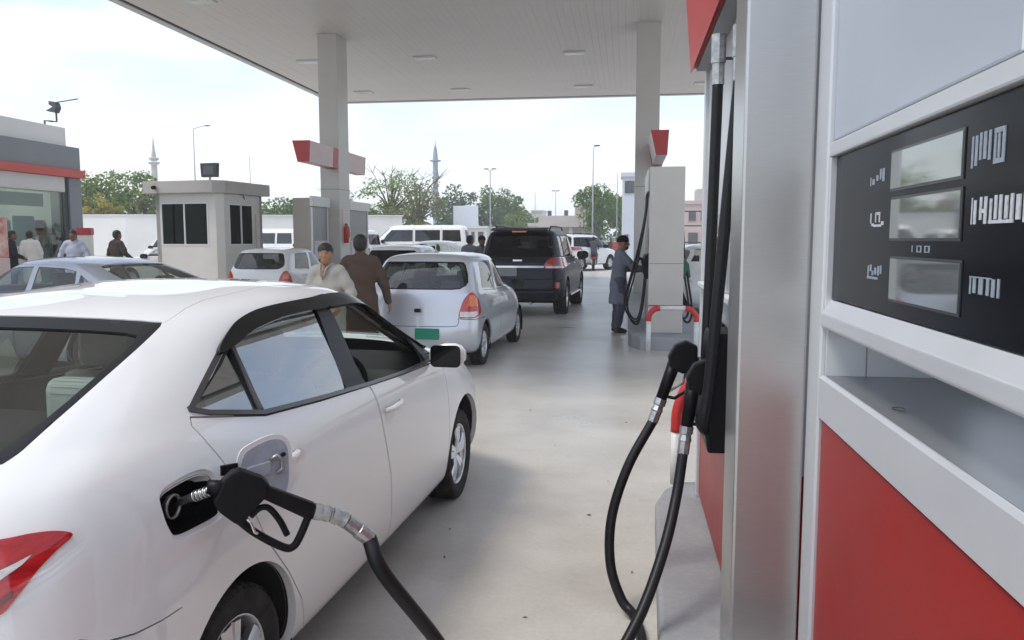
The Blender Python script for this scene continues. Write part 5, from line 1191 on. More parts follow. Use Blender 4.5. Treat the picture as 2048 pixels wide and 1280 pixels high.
# ------------------------------------------------------------------ nozzle in the sedan's tank
def tank_nozzle():
    e = empty('fuel_nozzle', (0,0,0), 0, 'black fuel nozzle pushed into the white sedan\'s tank with its hose hanging down', 'fuel nozzle')
    a = R(3.1); O = Vector((-2.09,1.29,0)); Rv = Vector((math.cos(a),-math.sin(a),0)); Sv = Vector((math.sin(a),math.cos(a),0))
    def W(y, s, z): return O+Rv*y+Sv*s+Vector((0,0,z))
    A = W(.925,.785,.968); B = W(1.155,.945,.872)
    ax = (B-A).normalized(); side = ax.cross(Vector((0,0,1))).normalized(); upv = side.cross(ax).normalized()
    def P(t, h, w=0.): return A+ax*t+upv*h+side*w
    def slab(poly, hw, nm, m, ch=.006):
        b = MB(); b.prism(poly, -hw, hw, 'y', ch=ch); b.v = [tuple(P(x, z, y)) for x, y, z in b.v]; return b.build(nm, m, e)
    MB().tube([W(.795,.800,.915), W(.85,.795,.938), A], .0115, 12).build('spout', 'steel_worn', e)
    for k in range(5): q = W(.85,.795,.938).lerp(A, .1+.17*k); MB().tube([q, q+(A-W(.85,.795,.938)).normalized()*.006], .0155, 12).build('spout_spring', 'chrome', e)
    MB().tube([P(-.02,.004), P(.035,.010)], [.020,.024], 12).build('spout_collar', 'black_plastic', e)
    slab([(.005,-.030),(.012,.030),(.030,.060),(.048,.072),(.118,.062),(.140,.048),(.145,.020),(.120,-.030),(.100,-.075),(.080,-.078),(.030,-.055)], .026, 'nozzle_body', 'black_plastic', .009)
    slab([(.112,.052),(.142,.040),(.285,.018),(.290,-.028),(.270,-.030),(.125,.005)], .0165, 'grip', 'black_plastic', .007)
    # guard loop below the grip
    gp = [P(.088,-.070), P(.150,-.100), P(.235,-.125), P(.262,-.118), P(.272,-.085), P(.278,-.02)]
    MB().tube(bez(gp, 6), .012, 8).build('trigger_guard', 'black_plastic', e)
    MB().tube(bez([P(.118,-.055), P(.135,-.028), P(.160,-.022), P(.200,-.050), P(.235,-.088)], 6), .0095, 8).build('trigger', 'black_plastic', e)
    MB().tube(bez([P(.108,-.060,.014), P(.122,-.068,.016), P(.140,-.092,.014), P(.150,-.096,.010)], 5), .0045, 6).build('latch', 'chrome', e)
    H0 = P(.288,-.006); 
    pts = [H0, H0+ax*.022, H0+ax*.024, H0+ax*.046, H0+ax*.050, H0+ax*.055]
    MB().tube(pts, [.025,.025,.022,.025,.020,.020], 8, smooth=False).build('swivel', 'steel_worn', e)
    H1 = H0+ax*.055; d1 = (ax+Vector((0,0,-.25))).normalized()
    MB().tube([H1, H1+d1*.02, H1+d1*.022, H1+d1*.045, H1+d1*.05], [.024,.027,.021,.026,.021], 6, smooth=False).build('swivel_joint', 'steel_worn', e)
    H2 = H1+d1*.05; d2 = (ax+Vector((0,0,-.55))).normalized()
    MB().tube([H2, H2+d2*.045, H2+d2*.047, H2+d2*.095], [.023,.023,.0255,.0245], 12, smooth=False).build('hose_sleeve', 'steel_worn', e)
    H3 = H2+d2*.09
    hp = [H3, W(1.33,1.02,.66), W(1.43,1.22,.36), W(1.50,1.33,.14), W(1.60,1.36,.035), W(1.80,1.2,.025), W(2.0,.9,.03), W(2.12,.70,.10), W(2.35,.55,.24), W(2.70,.5,.30)]
    MB().tube(bez(hp, 12), .0235, 14).build('hose', 'hose_rubber', e)
tank_nozzle()

# ------------------------------------------------------------------ far right dispenser on its island
tag(MB().prism([(.10,12.35),(.22,12.05),(1.10,12.05),(1.30,12.4),(1.30,24.2),(.05,24.2),(.05,12.7)], -.02, .20, 'z', ch=.02).build('pump_island', 'island_concrete'), 'raised concrete island below the far right dispenser and column', 'island', 'dispenser islands')
def tall_dispenser(name, x0, x1, y0, y1, z0, z1, lab, body='dispenser_beige'):
    e = empty(name, ((x0+x1)/2,(y0+y1)/2,z0), 0, lab, 'fuel dispenser', 'tall fuel dispensers')
    inv = Matrix.Translation((-(x0+x1)/2,-(y0+y1)/2,-z0))
    def B(nm, m, *a, ch=0.):
        o = MB().box(*a, ch=ch).build(nm, m, e); o.matrix_parent_inverse = inv; return o
    def T(mb, nm, m):
        o = mb.build(nm, m, e); o.matrix_parent_inverse = inv; return o
    return e, B, T
e, B, T = tall_dispenser('fuel_dispenser', .36, .86, 12.6, 14.9, .2, 2.76, 'tall pale dispenser beside the attendant in grey, black hoses on its left')
B('end_panel', 'dispenser_beige', .345, .875, 12.58, 12.66, .20, 2.76, ch=.012); B('end_panel', 'dispenser_beige', .345, .875, 14.84, 14.92, .20, 2.76, ch=.012)
B('cabinet', 'panel_lightgrey', .39, .83, 12.662, 14.838, .201, 2.70); B('seam_line', 'canopy_gap', .35, .87, 12.577, 12.584, 1.28, 1.286)
B('header', 'alu_white', .315, .345, 12.7, 14.8, 2.40, 2.74, ch=.01); B('red_band', 'sign_red', .35, .87, 12.574, 12.583, .62, .64)
B('side_red_panel', 'sign_pink', .376, .39, 12.75, 14.75, .35, 1.02); B('display', 'lens_black', .38, .392, 13.2, 14.4, 1.45, 1.85)
for y in (13.15, 13.55, 14.0):
    T(MB().prism([(.39,1.42),(.30,1.40),(.27,1.28),(.27,1.10),(.33,1.02),(.39,1.02)], y-.11, y+.11, 'y', ch=.012), 'nozzle_boot', 'black_plastic')
for i, (y, out) in enumerate(((13.1,.20),(13.5,.30),(13.95,.24))):
    T(MB().tube(bez([(.33,y,2.46),(.31,y-.02,2.1),(.28-out*.3,y-.05,1.5),(.22-out*.5,y-.08,1.02),(.13-out*.5,y-.08,.62),(.13-out*.2,y-.1,.36),(.20,y-.08,.30),(.27,y,.55),(.31,y,.95),(.32,y+.02,1.22)], 10), .015, 8), 'hose', 'hose_rubber')
    T(MB().tube([(.30,y,1.15),(.27,y,1.32),(.20,y,1.35),(.15,y,1.20)], [.016,.03,.028,.018], 8), 'nozzle', 'black_plastic')
for y in (13.2, 13.9):
    T(MB().prism([(.83,1.02),(.83,1.50),(.89,1.40),(1.0,1.26),(1.03,1.05),(1.0,1.03),(.97,1.15),(.92,1.02)], y-.09, y+.09, 'y', ch=.012), 'green_nozzle', 'green_plastic')
    T(MB().tube(bez([(.87,y,2.5),(.895,y-.02,1.9),(.93,y-.05,1.35),(.99,y-.06,1.0),(1.06,y-.08,.5),(1.0,y-.08,.32),(.90,y-.05,.45),(.86,y,.95)], 10), .018, 8), 'hose', 'hose_rubber')
end_guard(.335, 1.02, 11.78, .66, .47, 'red and white pipe guard in front of the far right dispenser', 0., .036)
# left island with two dispensers
tag(MB().prism([(-9.25,20.15),(-7.75,20.15),(-7.7,20.4),(-7.7,26.3),(-9.3,26.3),(-9.3,20.4)], -.02, .18, 'z', ch=.02).build('pump_island', 'island_concrete'), 'concrete island carrying the left column and two dispensers', 'island', 'dispenser islands')
for (y0, y1, lab) in ((20.28,21.46,'tan dispenser standing in front of the left column'), (23.15,24.95,'tan dispenser standing behind the left column')):
    e, B, T = tall_dispenser('fuel_dispenser', -8.74, -8.22, y0, y1, .18, 2.78, lab)
    B('cabinet', 'dispenser_tan', -8.74, -8.24, y0, y1, .18, 2.74, ch=.012); B('side_frame', 'alu_frame', -8.245, -8.215, y0, y0+.07, .18, 2.5, ch=.004); B('side_frame', 'alu_frame', -8.245, -8.215, y1-.07, y1, .18, 2.5, ch=.004)
    B('header', 'alu_white', -8.26, -8.16, y0-.02, y1+.03, 2.52, 2.79, ch=.012); B('recess_panel', 'shelf_grey', -8.243, -8.232, y0+.075, y1-.075, 1.62, 2.515)
    B('lower_panel', 'panel_lightgrey', -8.243, -8.20, y0+.12, y1-.12, .5, 1.60, ch=.01); B('keypad', 'lcd', -8.205, -8.19, y0+.45, y0+.70, 1.22, 1.50)
    B('nozzle_boot', 'black_plastic', -8.20, -8.10, y0+.2, y0+.5, .85, 1.12, ch=.02)
# fire extinguisher in its box on the left column
fx = empty('fire_extinguisher', (-7.93,22.1,1.55), 0, 'red fire extinguisher hung on the left column', 'extinguisher')
MB().lathe([(.001,0),(.06,0),(.075,.02),(.075,.40),(.06,.45),(.025,.48),(.025,.51),(.001,.51)], (0,0,0), 'z', 16).build('cylinder', 'guard_red', fx)
MB().box(-.02,.02,-.05,.05,.51,.55,ch=.006).build('valve', 'black_plastic', fx); MB().tube([(0,.04,.53),(.06,.07,.42),(.07,.07,.15)], .01, 6).build('hose', 'hose_rubber', fx)
MB().box(-.068,-.055,-.12,.12,-.08,.95).build('backing_board', 'sign_pink', fx)

# ------------------------------------------------------------------ guard booth
bt = empty('guard_booth', (-9.82,18.5,0), R(-8), 'beige guard booth with dark sliding windows and flat overhanging roof', 'booth')
# local: corner at origin, front face runs to -x, side face runs to +y
pl = [(-2.55,.0),(-.16,0),(0,.16),(0,2.25),(-2.55,2.25)]
def wallseg(p, q, openings, z0=0., z1=2.78, th=.12):
    """wall of boxes round openings along a segment; openings = (t0, t1, z0, z1)"""
    p = Vector(p); q = Vector(q); L = (q-p).length; d = (q-p)/L; n = Vector((-d.y, d.x))
    m = MB()
    def blk(a, b, za, zb):
        c = [p+d*a, p+d*b, p+d*b+n*th, p+d*a+n*th]; m.prism([(v.x, v.y) for v in c], za, zb, 'z')
    t = 0
    for (a, b, za, zb) in sorted(openings):
        blk(t, a, z0, z1); blk(a, b, z0, za)
        if zb < z1: blk(a, b, zb, z1)
        t = b
    blk(t, L, z0, z1); m.build('wall', 'booth_wall', bt)
    for (a, b, za, zb) in openings:
        w = MB(); fr = .035
        for (c0, c1, e0, e1) in ((a, b, za, za+fr), (a, b, zb-fr, zb), (a, a+fr, za+fr, zb-fr), (b-fr, b, za+fr, zb-fr), ((a+b)/2-fr/2, (a+b)/2+fr/2, za+fr, zb-fr)):
            c = [p+d*c0-n*.012, p+d*c1-n*.012, p+d*c1+n*.05, p+d*c0+n*.05]; w.prism([(v.x, v.y) for v in c], e0, e1, 'z')
        win = w.build('window', 'alu_white', bt)
        for c0, c1 in ((a+fr, (a+b)/2-fr/2), ((a+b)/2+fr/2, b-fr)):
            c = [p+d*c0+n*.015, p+d*c1+n*.015, p+d*c1+n*.022, p+d*c0+n*.022]; MB().prism([(v.x, v.y) for v in c], za+fr, zb-fr, 'z').build('pane', 'glass_dark', win)
wallseg((-1.88,0), (-.14,0), [(.14,1.52,1.50,2.56)])
wallseg((-.14,0), (0,.14), [])
wallseg((0,.14), (0,1.75), [(.18,1.2,1.50,2.54)])
wallseg((0,1.75), (-1.88,1.75), []); wallseg((-1.88,1.75), (-1.88,0), [])
MB().box(-.002,.012,1.42,1.46,.15,2.3).build('door_edge', 'booth_roof', bt)
MB().prism([(-2.08,-.2),(-.08,-.2),(.13,.03),(.13,1.95),(-2.08,1.95)], 2.781, 3.08, 'z', ch=.012).build('roof_slab', 'booth_roof', bt)
MB().box(-1.7,-.2,.2,1.55,.0,.2).box(-1.2,-.6,1.0,1.5,.2,1.9).build('desk_and_chair', 'seat_dark', bt)
MB().tube([(.03,.5,2.80),(.03,.9,2.78),(.03,.95,2.66)], .014, 6).build('cable', 'pole_dark', bt)
fl = empty('flood_light', (-10.2,18.75,3.08), R(-8), 'square black flood light standing on the booth roof', 'flood light')
MB().prism([(-.22,.10),(.22,.10),(.24,.44),(-.24,.44)], -.05, .06, 'y', ch=.01).build('housing', 'pole_dark', fl); MB().box(-.15,.15,-.056,-.049,.16,.38).build('lens', 'lcd', fl); MB().tube([(0,0,0),(0,0,.12)], .02, 8).build('bracket', 'pole_dark', fl)
cc = empty('security_camera', (-11.55,18.52,2.93), R(20), 'small black security camera on the booth roof edge', 'camera')
MB().tube([(0,0,0),(0,-.16,-.02)], [.045,.05], 10).build('housing', 'black_plastic', cc); MB().ball((0,.04,0), .05).build('mount', 'black_plastic', cc)

# ------------------------------------------------------------------ shop building on the left
sh = empty('shop_building', (-17,23.3,0), 0, 'grey station shop with red stripe, roller shutter box and glass front', 'building')
def SB(nm, m, *a, ch=0., parent=None):
    o = MB().box(*a, ch=ch).build(nm, m, parent or sh)
    if (parent or sh) is sh: o.matrix_parent_inverse = Matrix.Translation((17,-23.3,0))
    return o
mat('shop_grey', (.21,.225,.245), rough=.5, noise=.05, nscale=1.2); mat('shop_stripe', (.55,.06,.04), rough=.4); mat('shop_white', (.62,.62,.60), rough=.5, noise=.05, nscale=2); mat('shop_dark', (.03,.032,.035), rough=.5); mat('shop_inner', (.36,.38,.37), rough=.8, noise=.1, nscale=1)
mat('poster_red', (.60,.07,.05), rough=.5, noise=.2, nscale=2.5, col2=(.75,.62,.58)); mat('teal_glass', (.20,.36,.37), rough=.12, coat=.5); mat('shelf_goods', (.22,.17,.14), rough=.7, noise=.7, nscale=5, col2=(.45,.40,.36))
mat('lamp_lit', (1,.97,.9), emit=4.)
glass('shop_glass', (.62,.70,.68))
SB('parapet', 'wall_white', -26, -17.15, 10, 22.9, 4.50, 5.06, ch=.02)
SB('fascia', 'shop_grey', -26, -17.0, 10, 23.30, 3.79, 4.49, ch=.02); SB('red_stripe', 'shop_stripe', -26, -16.88, 10, 23.36, 3.54, 3.785, ch=.015)
SB('shutter_box', 'shop_white', -17.5, -16.98, 10, 22.52, 3.08, 3.535, ch=.02); SB('corner_pillar', 'shop_grey', -17.6, -17.0, 22.74, 23.29, .15, 3.535, ch=.015); SB('shutter_guide', 'shop_dark', -17.5, -17.06, 22.525, 22.735, .15, 3.53)
SB('side_wall', 'shop_grey', -26, -17.62, 23.0, 23.25, .0, 3.535); SB('back_wall', 'shop_inner', -26, -25.8, 10, 23.0, 0, 3.535); SB('shop_floor', 'shop_inner', -25.8, -17.0, 10, 22.9, .0, .155); SB('ceiling', 'shop_inner', -25.8, -17.5, 10, 22.9, 3.40, 3.53)
for y0, y1 in ((10.05,13.1),(13.16,16.2),(16.26,19.3),(19.36,22.5)):
    f = SB('window', 'shop_dark', -17.16, -17.10, y1, y1+.05, .16, 3.075); SB('pane', 'shop_glass', -17.14, -17.13, y0, y1, .16, 3.07, parent=f)
SB('transom_panel', 'shop_white', -17.40, -17.25, 18, 21.9, 2.62, 3.0)
SB('partition', 'shop_inner', -21.45, -21.3, 10, 22.9, .16, 3.39); SB('goods_shelf', 'shelf_goods', -21.2, -20.8, 17, 22.8, .16, 1.98); SB('goods_band', 'shop_stripe', -21.25, -20.75, 17, 22.8, 2.0, 2.28); SB('freezer', 'shop_white', -19.6, -19.0, 20.2, 22.2, .16, 1.2)
SB('inner_wall', 'shop_inner', -25.7, -17.65, 22.86, 22.985, .16, 3.39); SB('goods_rack', 'shelf_goods', -21.0, -17.9, 22.45, 22.855, .5, 1.72); SB('header_band', 'shop_dark', -21.2, -18.05, 22.55, 22.855, 1.92, 2.24); SB('header_mark', 'shop_stripe', -18.75, -18.4, 22.535, 22.549, 1.95, 2.2); SB('wall_unit', 'shop_white', -20.6, -19.2, 22.5, 22.855, 1.73, 1.91)
SB('teal_sheet', 'teal_glass', -17.95, -17.90, 21.4, 22.3, 1.45, 2.35); SB('glass_case', 'teal_glass', -18.1, -17.5, 21.3, 22.4, .3, 1.35)
SB('ceiling_lamp', 'lamp_lit', -18.7, -18.45, 21.3, 21.55, 2.50, 2.60, ch=.02)
ld = bpy.data.lights.new('shop_lamp', 'POINT'); ld.energy = 100; ld.color = (1, .95, .86); ld.shadow_soft_size = .15; lo = bpy.data.objects.new('shop_lamp', ld); COL.objects.link(lo); lo.location = (-18.9, 20.4, 3.1)
pb = empty('banner_stand', (-15.55,18.0,.15), 0, 'red and white advertising banner at the left edge before the shop', 'banner')
MB().box(-.03,.03,-.5,.38,1.05,2.05,ch=.01).build('banner_sheet', 'poster_red', pb); MB().box(-.05,.05,-.5,.38,.0,1.04,ch=.02).build('banner_base', 'sign_pink', pb)
lh = empty('roof_lamp', (-17.6,23.0,4.47), 0, 'black roof lamp on a crooked bracket above the shop', 'lamp')
MB().tube([(0,-.4,0),(0,-.4,.78),(0,-.1,.80),(.1,.0,.80),(.1,.0,1.1)], .03, 6).build('bracket', 'pole_dark', lh)
MB().prism([(-.18,1.12),(.12,1.06),(.20,1.22),(.16,1.38),(-.06,1.42),(-.06,1.30),(.06,1.24)], -.12, .12, 'y', ch=.02).build('lamp_head', 'pole_dark', lh); MB().tube([(.1,0,1.38),(.75,.15,1.5)], .018, 6).build('arm', 'pole_dark', lh)
bw = empty('boundary_wall', (0,0,0), 0, 'long white boundary wall behind the booth', 'wall')
MB().prism([(-60,43.4),(-30,44.9),(-14,49.0),(-14,49.25),(-30,45.15),(-60,43.65)], 0, 3.08, 'z').build('wall_body', 'wall_white', bw); MB().prism([(-60,43.33),(-30,44.83),(-13.9,48.93),(-13.9,49.32),(-30,45.22),(-60,43.72)], 3.081, 3.14, 'z').build('coping', 'wall_white', bw)
pp = empty('price_post', (-16.45,22.6,.0), R(15), 'white post with red head beside the shop corner', 'post')
MB().box(-.20,.20,-.1,.1,0,1.78,ch=.02).build('post_body', 'sign_white', pp); MB().box(-.22,.22,-.12,.12,1.781,2.0,ch=.02).build('post_head', 'sign_red', pp)
tag(MB().tube([(-14.6,25,0),(-14.6,25,2.35)], .035, 8).build('bollard_pole', 'pole_grey'), 'thin grey pole before the white wall', 'pole')

# a little litter on the concrete
lt = MB()
for k, (x, y) in enumerate(((-.98,4.35),(-.92,3.95),(-.42,3.35),(-.30,3.15),(-.75,2.75),(-.1,5.4),(-.55,6.3),(.02,7.2),(-.9,7.6),(-1.0,3.3),(.05,3.9),(-.2,4.7))):
    a = k*1.7; r_ = .004+.002*(k % 3); lt.add([(x+r_*2*math.cos(a), y+r_*2*math.sin(a), .006),(x-r_*math.sin(a), y+r_*math.cos(a), .009),(x-r_*2*math.cos(a), y-r_*2*math.sin(a), .005),(x+r_*math.sin(a), y-r_*math.cos(a), .003)], [(0,1,2,3)])
tag(lt.build('litter', mat('litter_brown', (.10,.07,.045), rough=.9)), 'tiny dry leaves and grit scattered on the concrete', 'litter', kind='stuff')
# ------------------------------------------------------------------ trees
def leafmat(name, c, c2):
    if name in MATS: return MATS[name]
    m = bpy.data.materials.new(name); m.use_nodes = True; n = m.node_tree.nodes; l = m.node_tree.links; b = n['Principled BSDF']
    tc = n.new('ShaderNodeTexCoord'); t = n.new('ShaderNodeTexNoise'); t.inputs['Scale'].default_value = .9; t.inputs['Detail'].default_value = 5; l.new(tc.outputs['Object'], t.inputs['Vector'])
    r = n.new('ShaderNodeValToRGB'); r.color_ramp.elements[0].position = .35; r.color_ramp.elements[1].position = .68; r.color_ramp.elements[0].color = (*c,1); r.color_ramp.elements[1].color = (*c2,1); l.new(t.outputs['Fac'], r.inputs[0]); l.new(r.outputs[0], b.inputs['Base Color'])
    b.inputs['Roughness'].default_value = .6; tr = n.new('ShaderNodeBsdfTranslucent'); l.new(r.outputs[0], tr.inputs[0]); mx = n.new('ShaderNodeMixShader'); mx.inputs[0].default_value = .35
    l.new(b.outputs[0], mx.inputs[1]); l.new(tr.outputs[0], mx.inputs[2]); l.new(mx.outputs[0], n['Material Output'].inputs[0]); MATS[name] = m; return m
leafmat('leaf_mid', (.055,.125,.016), (.13,.22,.03)); leafmat('leaf_light', (.11,.18,.025), (.22,.30,.05)); leafmat('leaf_dark', (.025,.075,.022), (.07,.14,.035)); leafmat('leaf_olive', (.10,.12,.035), (.19,.20,.065)); leafmat('leaf_yellow', (.22,.22,.03), (.55,.45,.04))
mat('bark', (.09,.075,.06), rough=.9, noise=.3, nscale=6, bump=.3, bscale=20)
def leaves(centers, radii, per, size, seed):
    r = np.random.default_rng(seed); n = len(centers)*per
    d = r.normal(size=(n,3)); d /= np.linalg.norm(d,axis=1,keepdims=True); rad = np.repeat(radii, per)*r.uniform(.35,1.05,n)**.6
    P = np.repeat(centers, per, 0)+d*rad[:,None]*np.array([1,1,.8])
    a = r.normal(size=(n,3)); a /= np.linalg.norm(a,axis=1,keepdims=True); b = np.cross(a, r.normal(size=(n,3))); b /= np.linalg.norm(b,axis=1,keepdims=True)+1e-9
    s = (size*r.uniform(.6,1.4,n))[:,None]; V = np.stack([P-a*s*.5, P+b*s*.28, P+a*s*.5, P-b*s*.28], 1).reshape(-1,3)
    return V, np.arange(4*n).reshape(-1,4)
def tree(name, x, y, h, rx, rz, lab, leaf='leaf_mid', n=60, per=60, size=.3, trunk_h=None, group=None, seed=1, sparse=1., rb=1., bare=0):
    e = empty(name, (x,y,0), 0, lab, 'tree' if 'tree' in name else 'shrub', group); r = np.random.default_rng(seed); cz = h-rz
    C = []
    while len(C) < n:
        p = r.uniform(-1,1,3); q = np.linalg.norm(p)
        if q < 1 and q > .35*sparse: C.append(p*np.array([rx,rx,rz])*(1+.18*math.sin(3*math.atan2(p[1],p[0])+seed)+r.normal()*.08)+[0,0,cz])
    C = np.array(C); tk = MB(); th = trunk_h or max(.6, cz-.5*rz); r0 = max(.05, h*.03)
    tk.tube([(0,0,0),(r.normal()*.1,r.normal()*.1,th*.5),(r.normal()*.15,r.normal()*.15,th)], [r0,r0*.8,r0*.65], 8)
    tip = Vector((0,0,th))
    for i in range(0, len(C), max(1, len(C)//(14+bare))):
        c = Vector(C[i]); mid = tip.lerp(c, .5)+Vector((0,0,.12*h*r.uniform(-.2,.6))); tk.tube(bez([tip-Vector((0,0,.2)), mid, c], 3), [r0*.55*(1-.8*k/6) for k in range(7)], 5)
    for k in range(bare):
        a = r.uniform(0,6.28); q0 = Vector((math.cos(a)*rx*.4, math.sin(a)*rx*.4, cz+rz*.5)); q1 = q0+Vector((math.cos(a)*rx*r.uniform(.3,.9), math.sin(a)*rx*.4, rz*r.uniform(.5,.9)))
        m_ = (q0+q1)/2+Vector((0,0,.15)); tk.tube(bez([tip, q0, m_, q1], 3), [r0*.22*(1-.09*j) for j in range(10)], 4)
        for j in range(3): tk.tube([m_, m_+Vector((r.normal()*.5, r.normal()*.3, r.uniform(.3,.9)))], [r0*.10, r0*.05], 4)
    tk.build('trunk', 'bark', e, fix=False)
    V, F = leaves(C, np.full(len(C), rb*.34*min(rx,rz))*r.uniform(.7,1.3,len(C)), per, size, seed+5)
    me = bpy.data.meshes.new('crown'); me.from_pydata(V.tolist(), [], F.tolist()); me.update(); link('crown', me, e, leaf); return e
G1 = 'trees behind the white wall'; G2 = 'trees on the far side of the road'
tree('broadleaf_tree', -35.5, 49, 6.1, 2.9, 2.3, 'dense green tree nearest the shop, above the white wall', 'leaf_light', 80, 75, .24, group=G1, seed=3, bare=2)
tree('broadleaf_tree', -32.6, 50, 5.6, 2.6, 2.0, 'green tree in the middle of the clump above the white wall', 'leaf_light', 60, 65, .24, group=G1, seed=4)
tree('broadleaf_tree', -30.3, 50, 4.7, 2.2, 1.8, 'lower olive tree just left of the booth roof', 'leaf_olive', 55, 60, .22, group=G1, seed=5)
tree('flowering_shrub', -32.8, 46.6, 4.3, 1.1, .8, 'yellow flowering shrub peeking over the white wall', 'leaf_yellow', 26, 60, .16, seed=6)
tree('broadleaf_tree', -27.2, 62, 5.0, 2.4, 1.7, 'hazy green tree between booth and left dispenser', 'leaf_mid', 50, 60, .26, group=G1, seed=7)
tree('broadleaf_tree', -24.2, 66, 5.4, 2.0, 1.8, 'small tree behind the tan dispenser with bare twigs on top', 'leaf_olive', 30, 50, .24, group=G1, seed=8, bare=7)
tree('broadleaf_tree', -19.8, 66, 7.3, 2.5, 2.3, 'airy half bare tree right of the left column', 'leaf_light', 46, 46, .20, group=G2, seed=9, sparse=1.2, rb=.9, bare=6)
tree('broadleaf_tree', -18.9, 72, 7.3, 3.0, 2.6, 'thin leafed tree with spreading bare branches', 'leaf_olive', 60, 46, .22, group=G2, seed=10, rb=.9, bare=7)
tree('broadleaf_tree', -22.6, 64, 4.3, 2.3, 1.7, 'low green tree behind the second tan dispenser', 'leaf_light', 50, 60, .26, group=G2, seed=11)
tree('broadleaf_tree', -18.6, 62, 3.9, 2.6, 1.6, 'rounded olive bush tree below the minaret', 'leaf_olive', 55, 60, .26, group=G2, seed=12)
tree('broadleaf_tree', -21.0, 100, 7.4, 3.4, 2.9, 'dense dark tree right of the grey minaret', 'leaf_dark', 75, 70, .36, group=G2, seed=13)
tree('broadleaf_tree', -16.6, 102, 7.6, 3.2, 2.9, 'dense green tree behind the billboard', 'leaf_mid', 75, 70, .36, group=G2, seed=14)
tree('broadleaf_tree', -13.0, 100, 5.2, 2.4, 2.1, 'lower pale tree right of the billboard', 'leaf_light', 55, 60, .34, group=G2, seed=15)
tree('broadleaf_tree', -2.9, 80, 6.7, 2.2, 2.3, 'bright green tree left of the white tower', 'leaf_mid', 70, 70, .28, group=G2, seed=16)
tree('broadleaf_tree', -.6, 84, 6.1, 1.6, 2.2, 'green tree partly behind the white tower', 'leaf_light', 55, 60, .28, group=G2, seed=17)
# far belt of trees closing the horizon
r = np.random.default_rng(21); Cn = []; 
for k in range(520): Cn.append((r.uniform(-150,90), r.uniform(150,185), r.uniform(.5,4.2)))
V, F = leaves(np.array(Cn), np.full(520,1.7), 26, .8, 31); me = bpy.data.meshes.new('far_trees'); me.from_pydata(V.tolist(), [], F.tolist()); tag(link('far_trees', me, None, 'leaf_dark'), 'far belt of trees on the horizon', 'trees', kind='stuff')
r = np.random.default_rng(22); Cn = [(r.uniform(-27,-12.5), r.uniform(82,88), r.uniform(.3,2.3)) for k in range(120)]
V, F = leaves(np.array(Cn), np.full(120,.8), 45, .34, 32); me = bpy.data.meshes.new('hedge'); me.from_pydata(V.tolist(), [], F.tolist()); tag(link('hedge', me, None, 'leaf_dark'), 'dark green hedge along the far road', 'hedge', kind='stuff')

# ------------------------------------------------------------------ minarets, poles, billboard, far buildings
mat('minaret_grey', (.24,.27,.32), rough=.7, noise=.05, nscale=1); mat('minaret_pale', (.34,.33,.31), rough=.7, noise=.06, nscale=1)
mi = empty('minaret', (-33.6,140,0), 0, 'tall grey round minaret with pointed top in the middle distance', 'minaret')
MB().lathe([(.50,0),(.48,7.4),(.46,15.2)], (0,0,0), 'z', 16).build('shaft', 'minaret_grey', mi)
for z in (7.6, 15.2): MB().lathe([(.57,z),(1.0,z+.12),(1.0,z+.30),(.57,z+.32)], (0,0,0), 'z', 16).build('balcony', 'minaret_grey', mi)
MB().lathe([(.48,15.5),(.42,16.3),(.30,17.4),(.10,18.1),(.05,18.6),(.001,19.1)], (0,0,0), 'z', 14).build('spire', 'minaret_grey', mi)
mi = empty('minaret', (-99.6,160,0), 0, 'distant pale minaret with ringed balcony above the booth roof', 'minaret')
MB().lathe([(.68,0),(.60,17.4)], (0,0,0), 'z', 14).build('shaft', 'minaret_pale', mi)
for z, rr in ((17.3,1.15),(18.2,1.0)): MB().lathe([(.6,z),(rr,z+.3),(rr,z+.6),(.55,z+.7)], (0,0,0), 'z', 14).build('balcony', 'minaret_pale', mi)
MB().lathe([(.48,18.8),(.38,20.2),(.30,20.4),(.15,22.0),(.001,23.4)], (0,0,0), 'z', 12).build('spire', 'minaret_pale', mi)
def lamp_post(x, y, h, lab, arm=None, r=.07, double=False):
    e = empty('lamp_post', (x,y,0), 0, lab, 'lamp post', 'street lamp posts'); MB().tube([(0,0,0),(0,0,h*.5),(0,0,h)], [r,r*.8,r*.55], 8).build('pole', 'pole_grey', e)
    if arm:
        for s_ in ((1,-1) if double else (1,)):
            a = MB().tube([(0,0,h-.02),(s_*arm*.5,0,h+.14),(s_*arm,0,h+.22)], r*.4, 6).build('arm', 'pole_grey', e); MB().box(s_*arm-.2,s_*arm+.2,-.09,.09,h+.17,h+.25,ch=.02).build('lamp_head', 'pole_dark', e)
lamp_post(-33.9, 60, 10.3, 'street lamp with a slanting arm above the booth', 1.2)
lamp_post(-28.3, 58, 7.9, 'thin bare pole right of the booth flood light', None, .05)
lamp_post(-11.9, 70, 7.55, 'double headed lamp post right of the billboard', .35, .08, True)
lamp_post(-2.3, 55, 7.7, 'tall slim pole left of the bright green tree', .25, .06)
lamp_post(-10.2, 90, 6.9, 'thin pole above the low trees in the centre', None, .06); lamp_post(-7.9, 90, 6.8, 'pole with crossbar above the beige building', .25, .06, True)
lamp_post(-4.4, 82, 6.4, 'short double lamp on the beige building\'s right', .3, .07, True); lamp_post(-.75, 62, 6.6, 'pole just left of the white tower', None, .05)
bb = empty('billboard', (-15.1,75,0), 0, 'blank white billboard in front of the dark trees', 'billboard')
mat('billboard_white', (.62,.67,.74), rough=.5, noise=.06, nscale=.8); MB().box(-1.2,1.2,-.08,.08,2.72,4.78,ch=.03).build('board', 'billboard_white', bb)
for x in (-.9,.9): MB().cyl((x,.12,0),(x,.12,4.4),.06,8).build('post', 'pole_grey', bb)
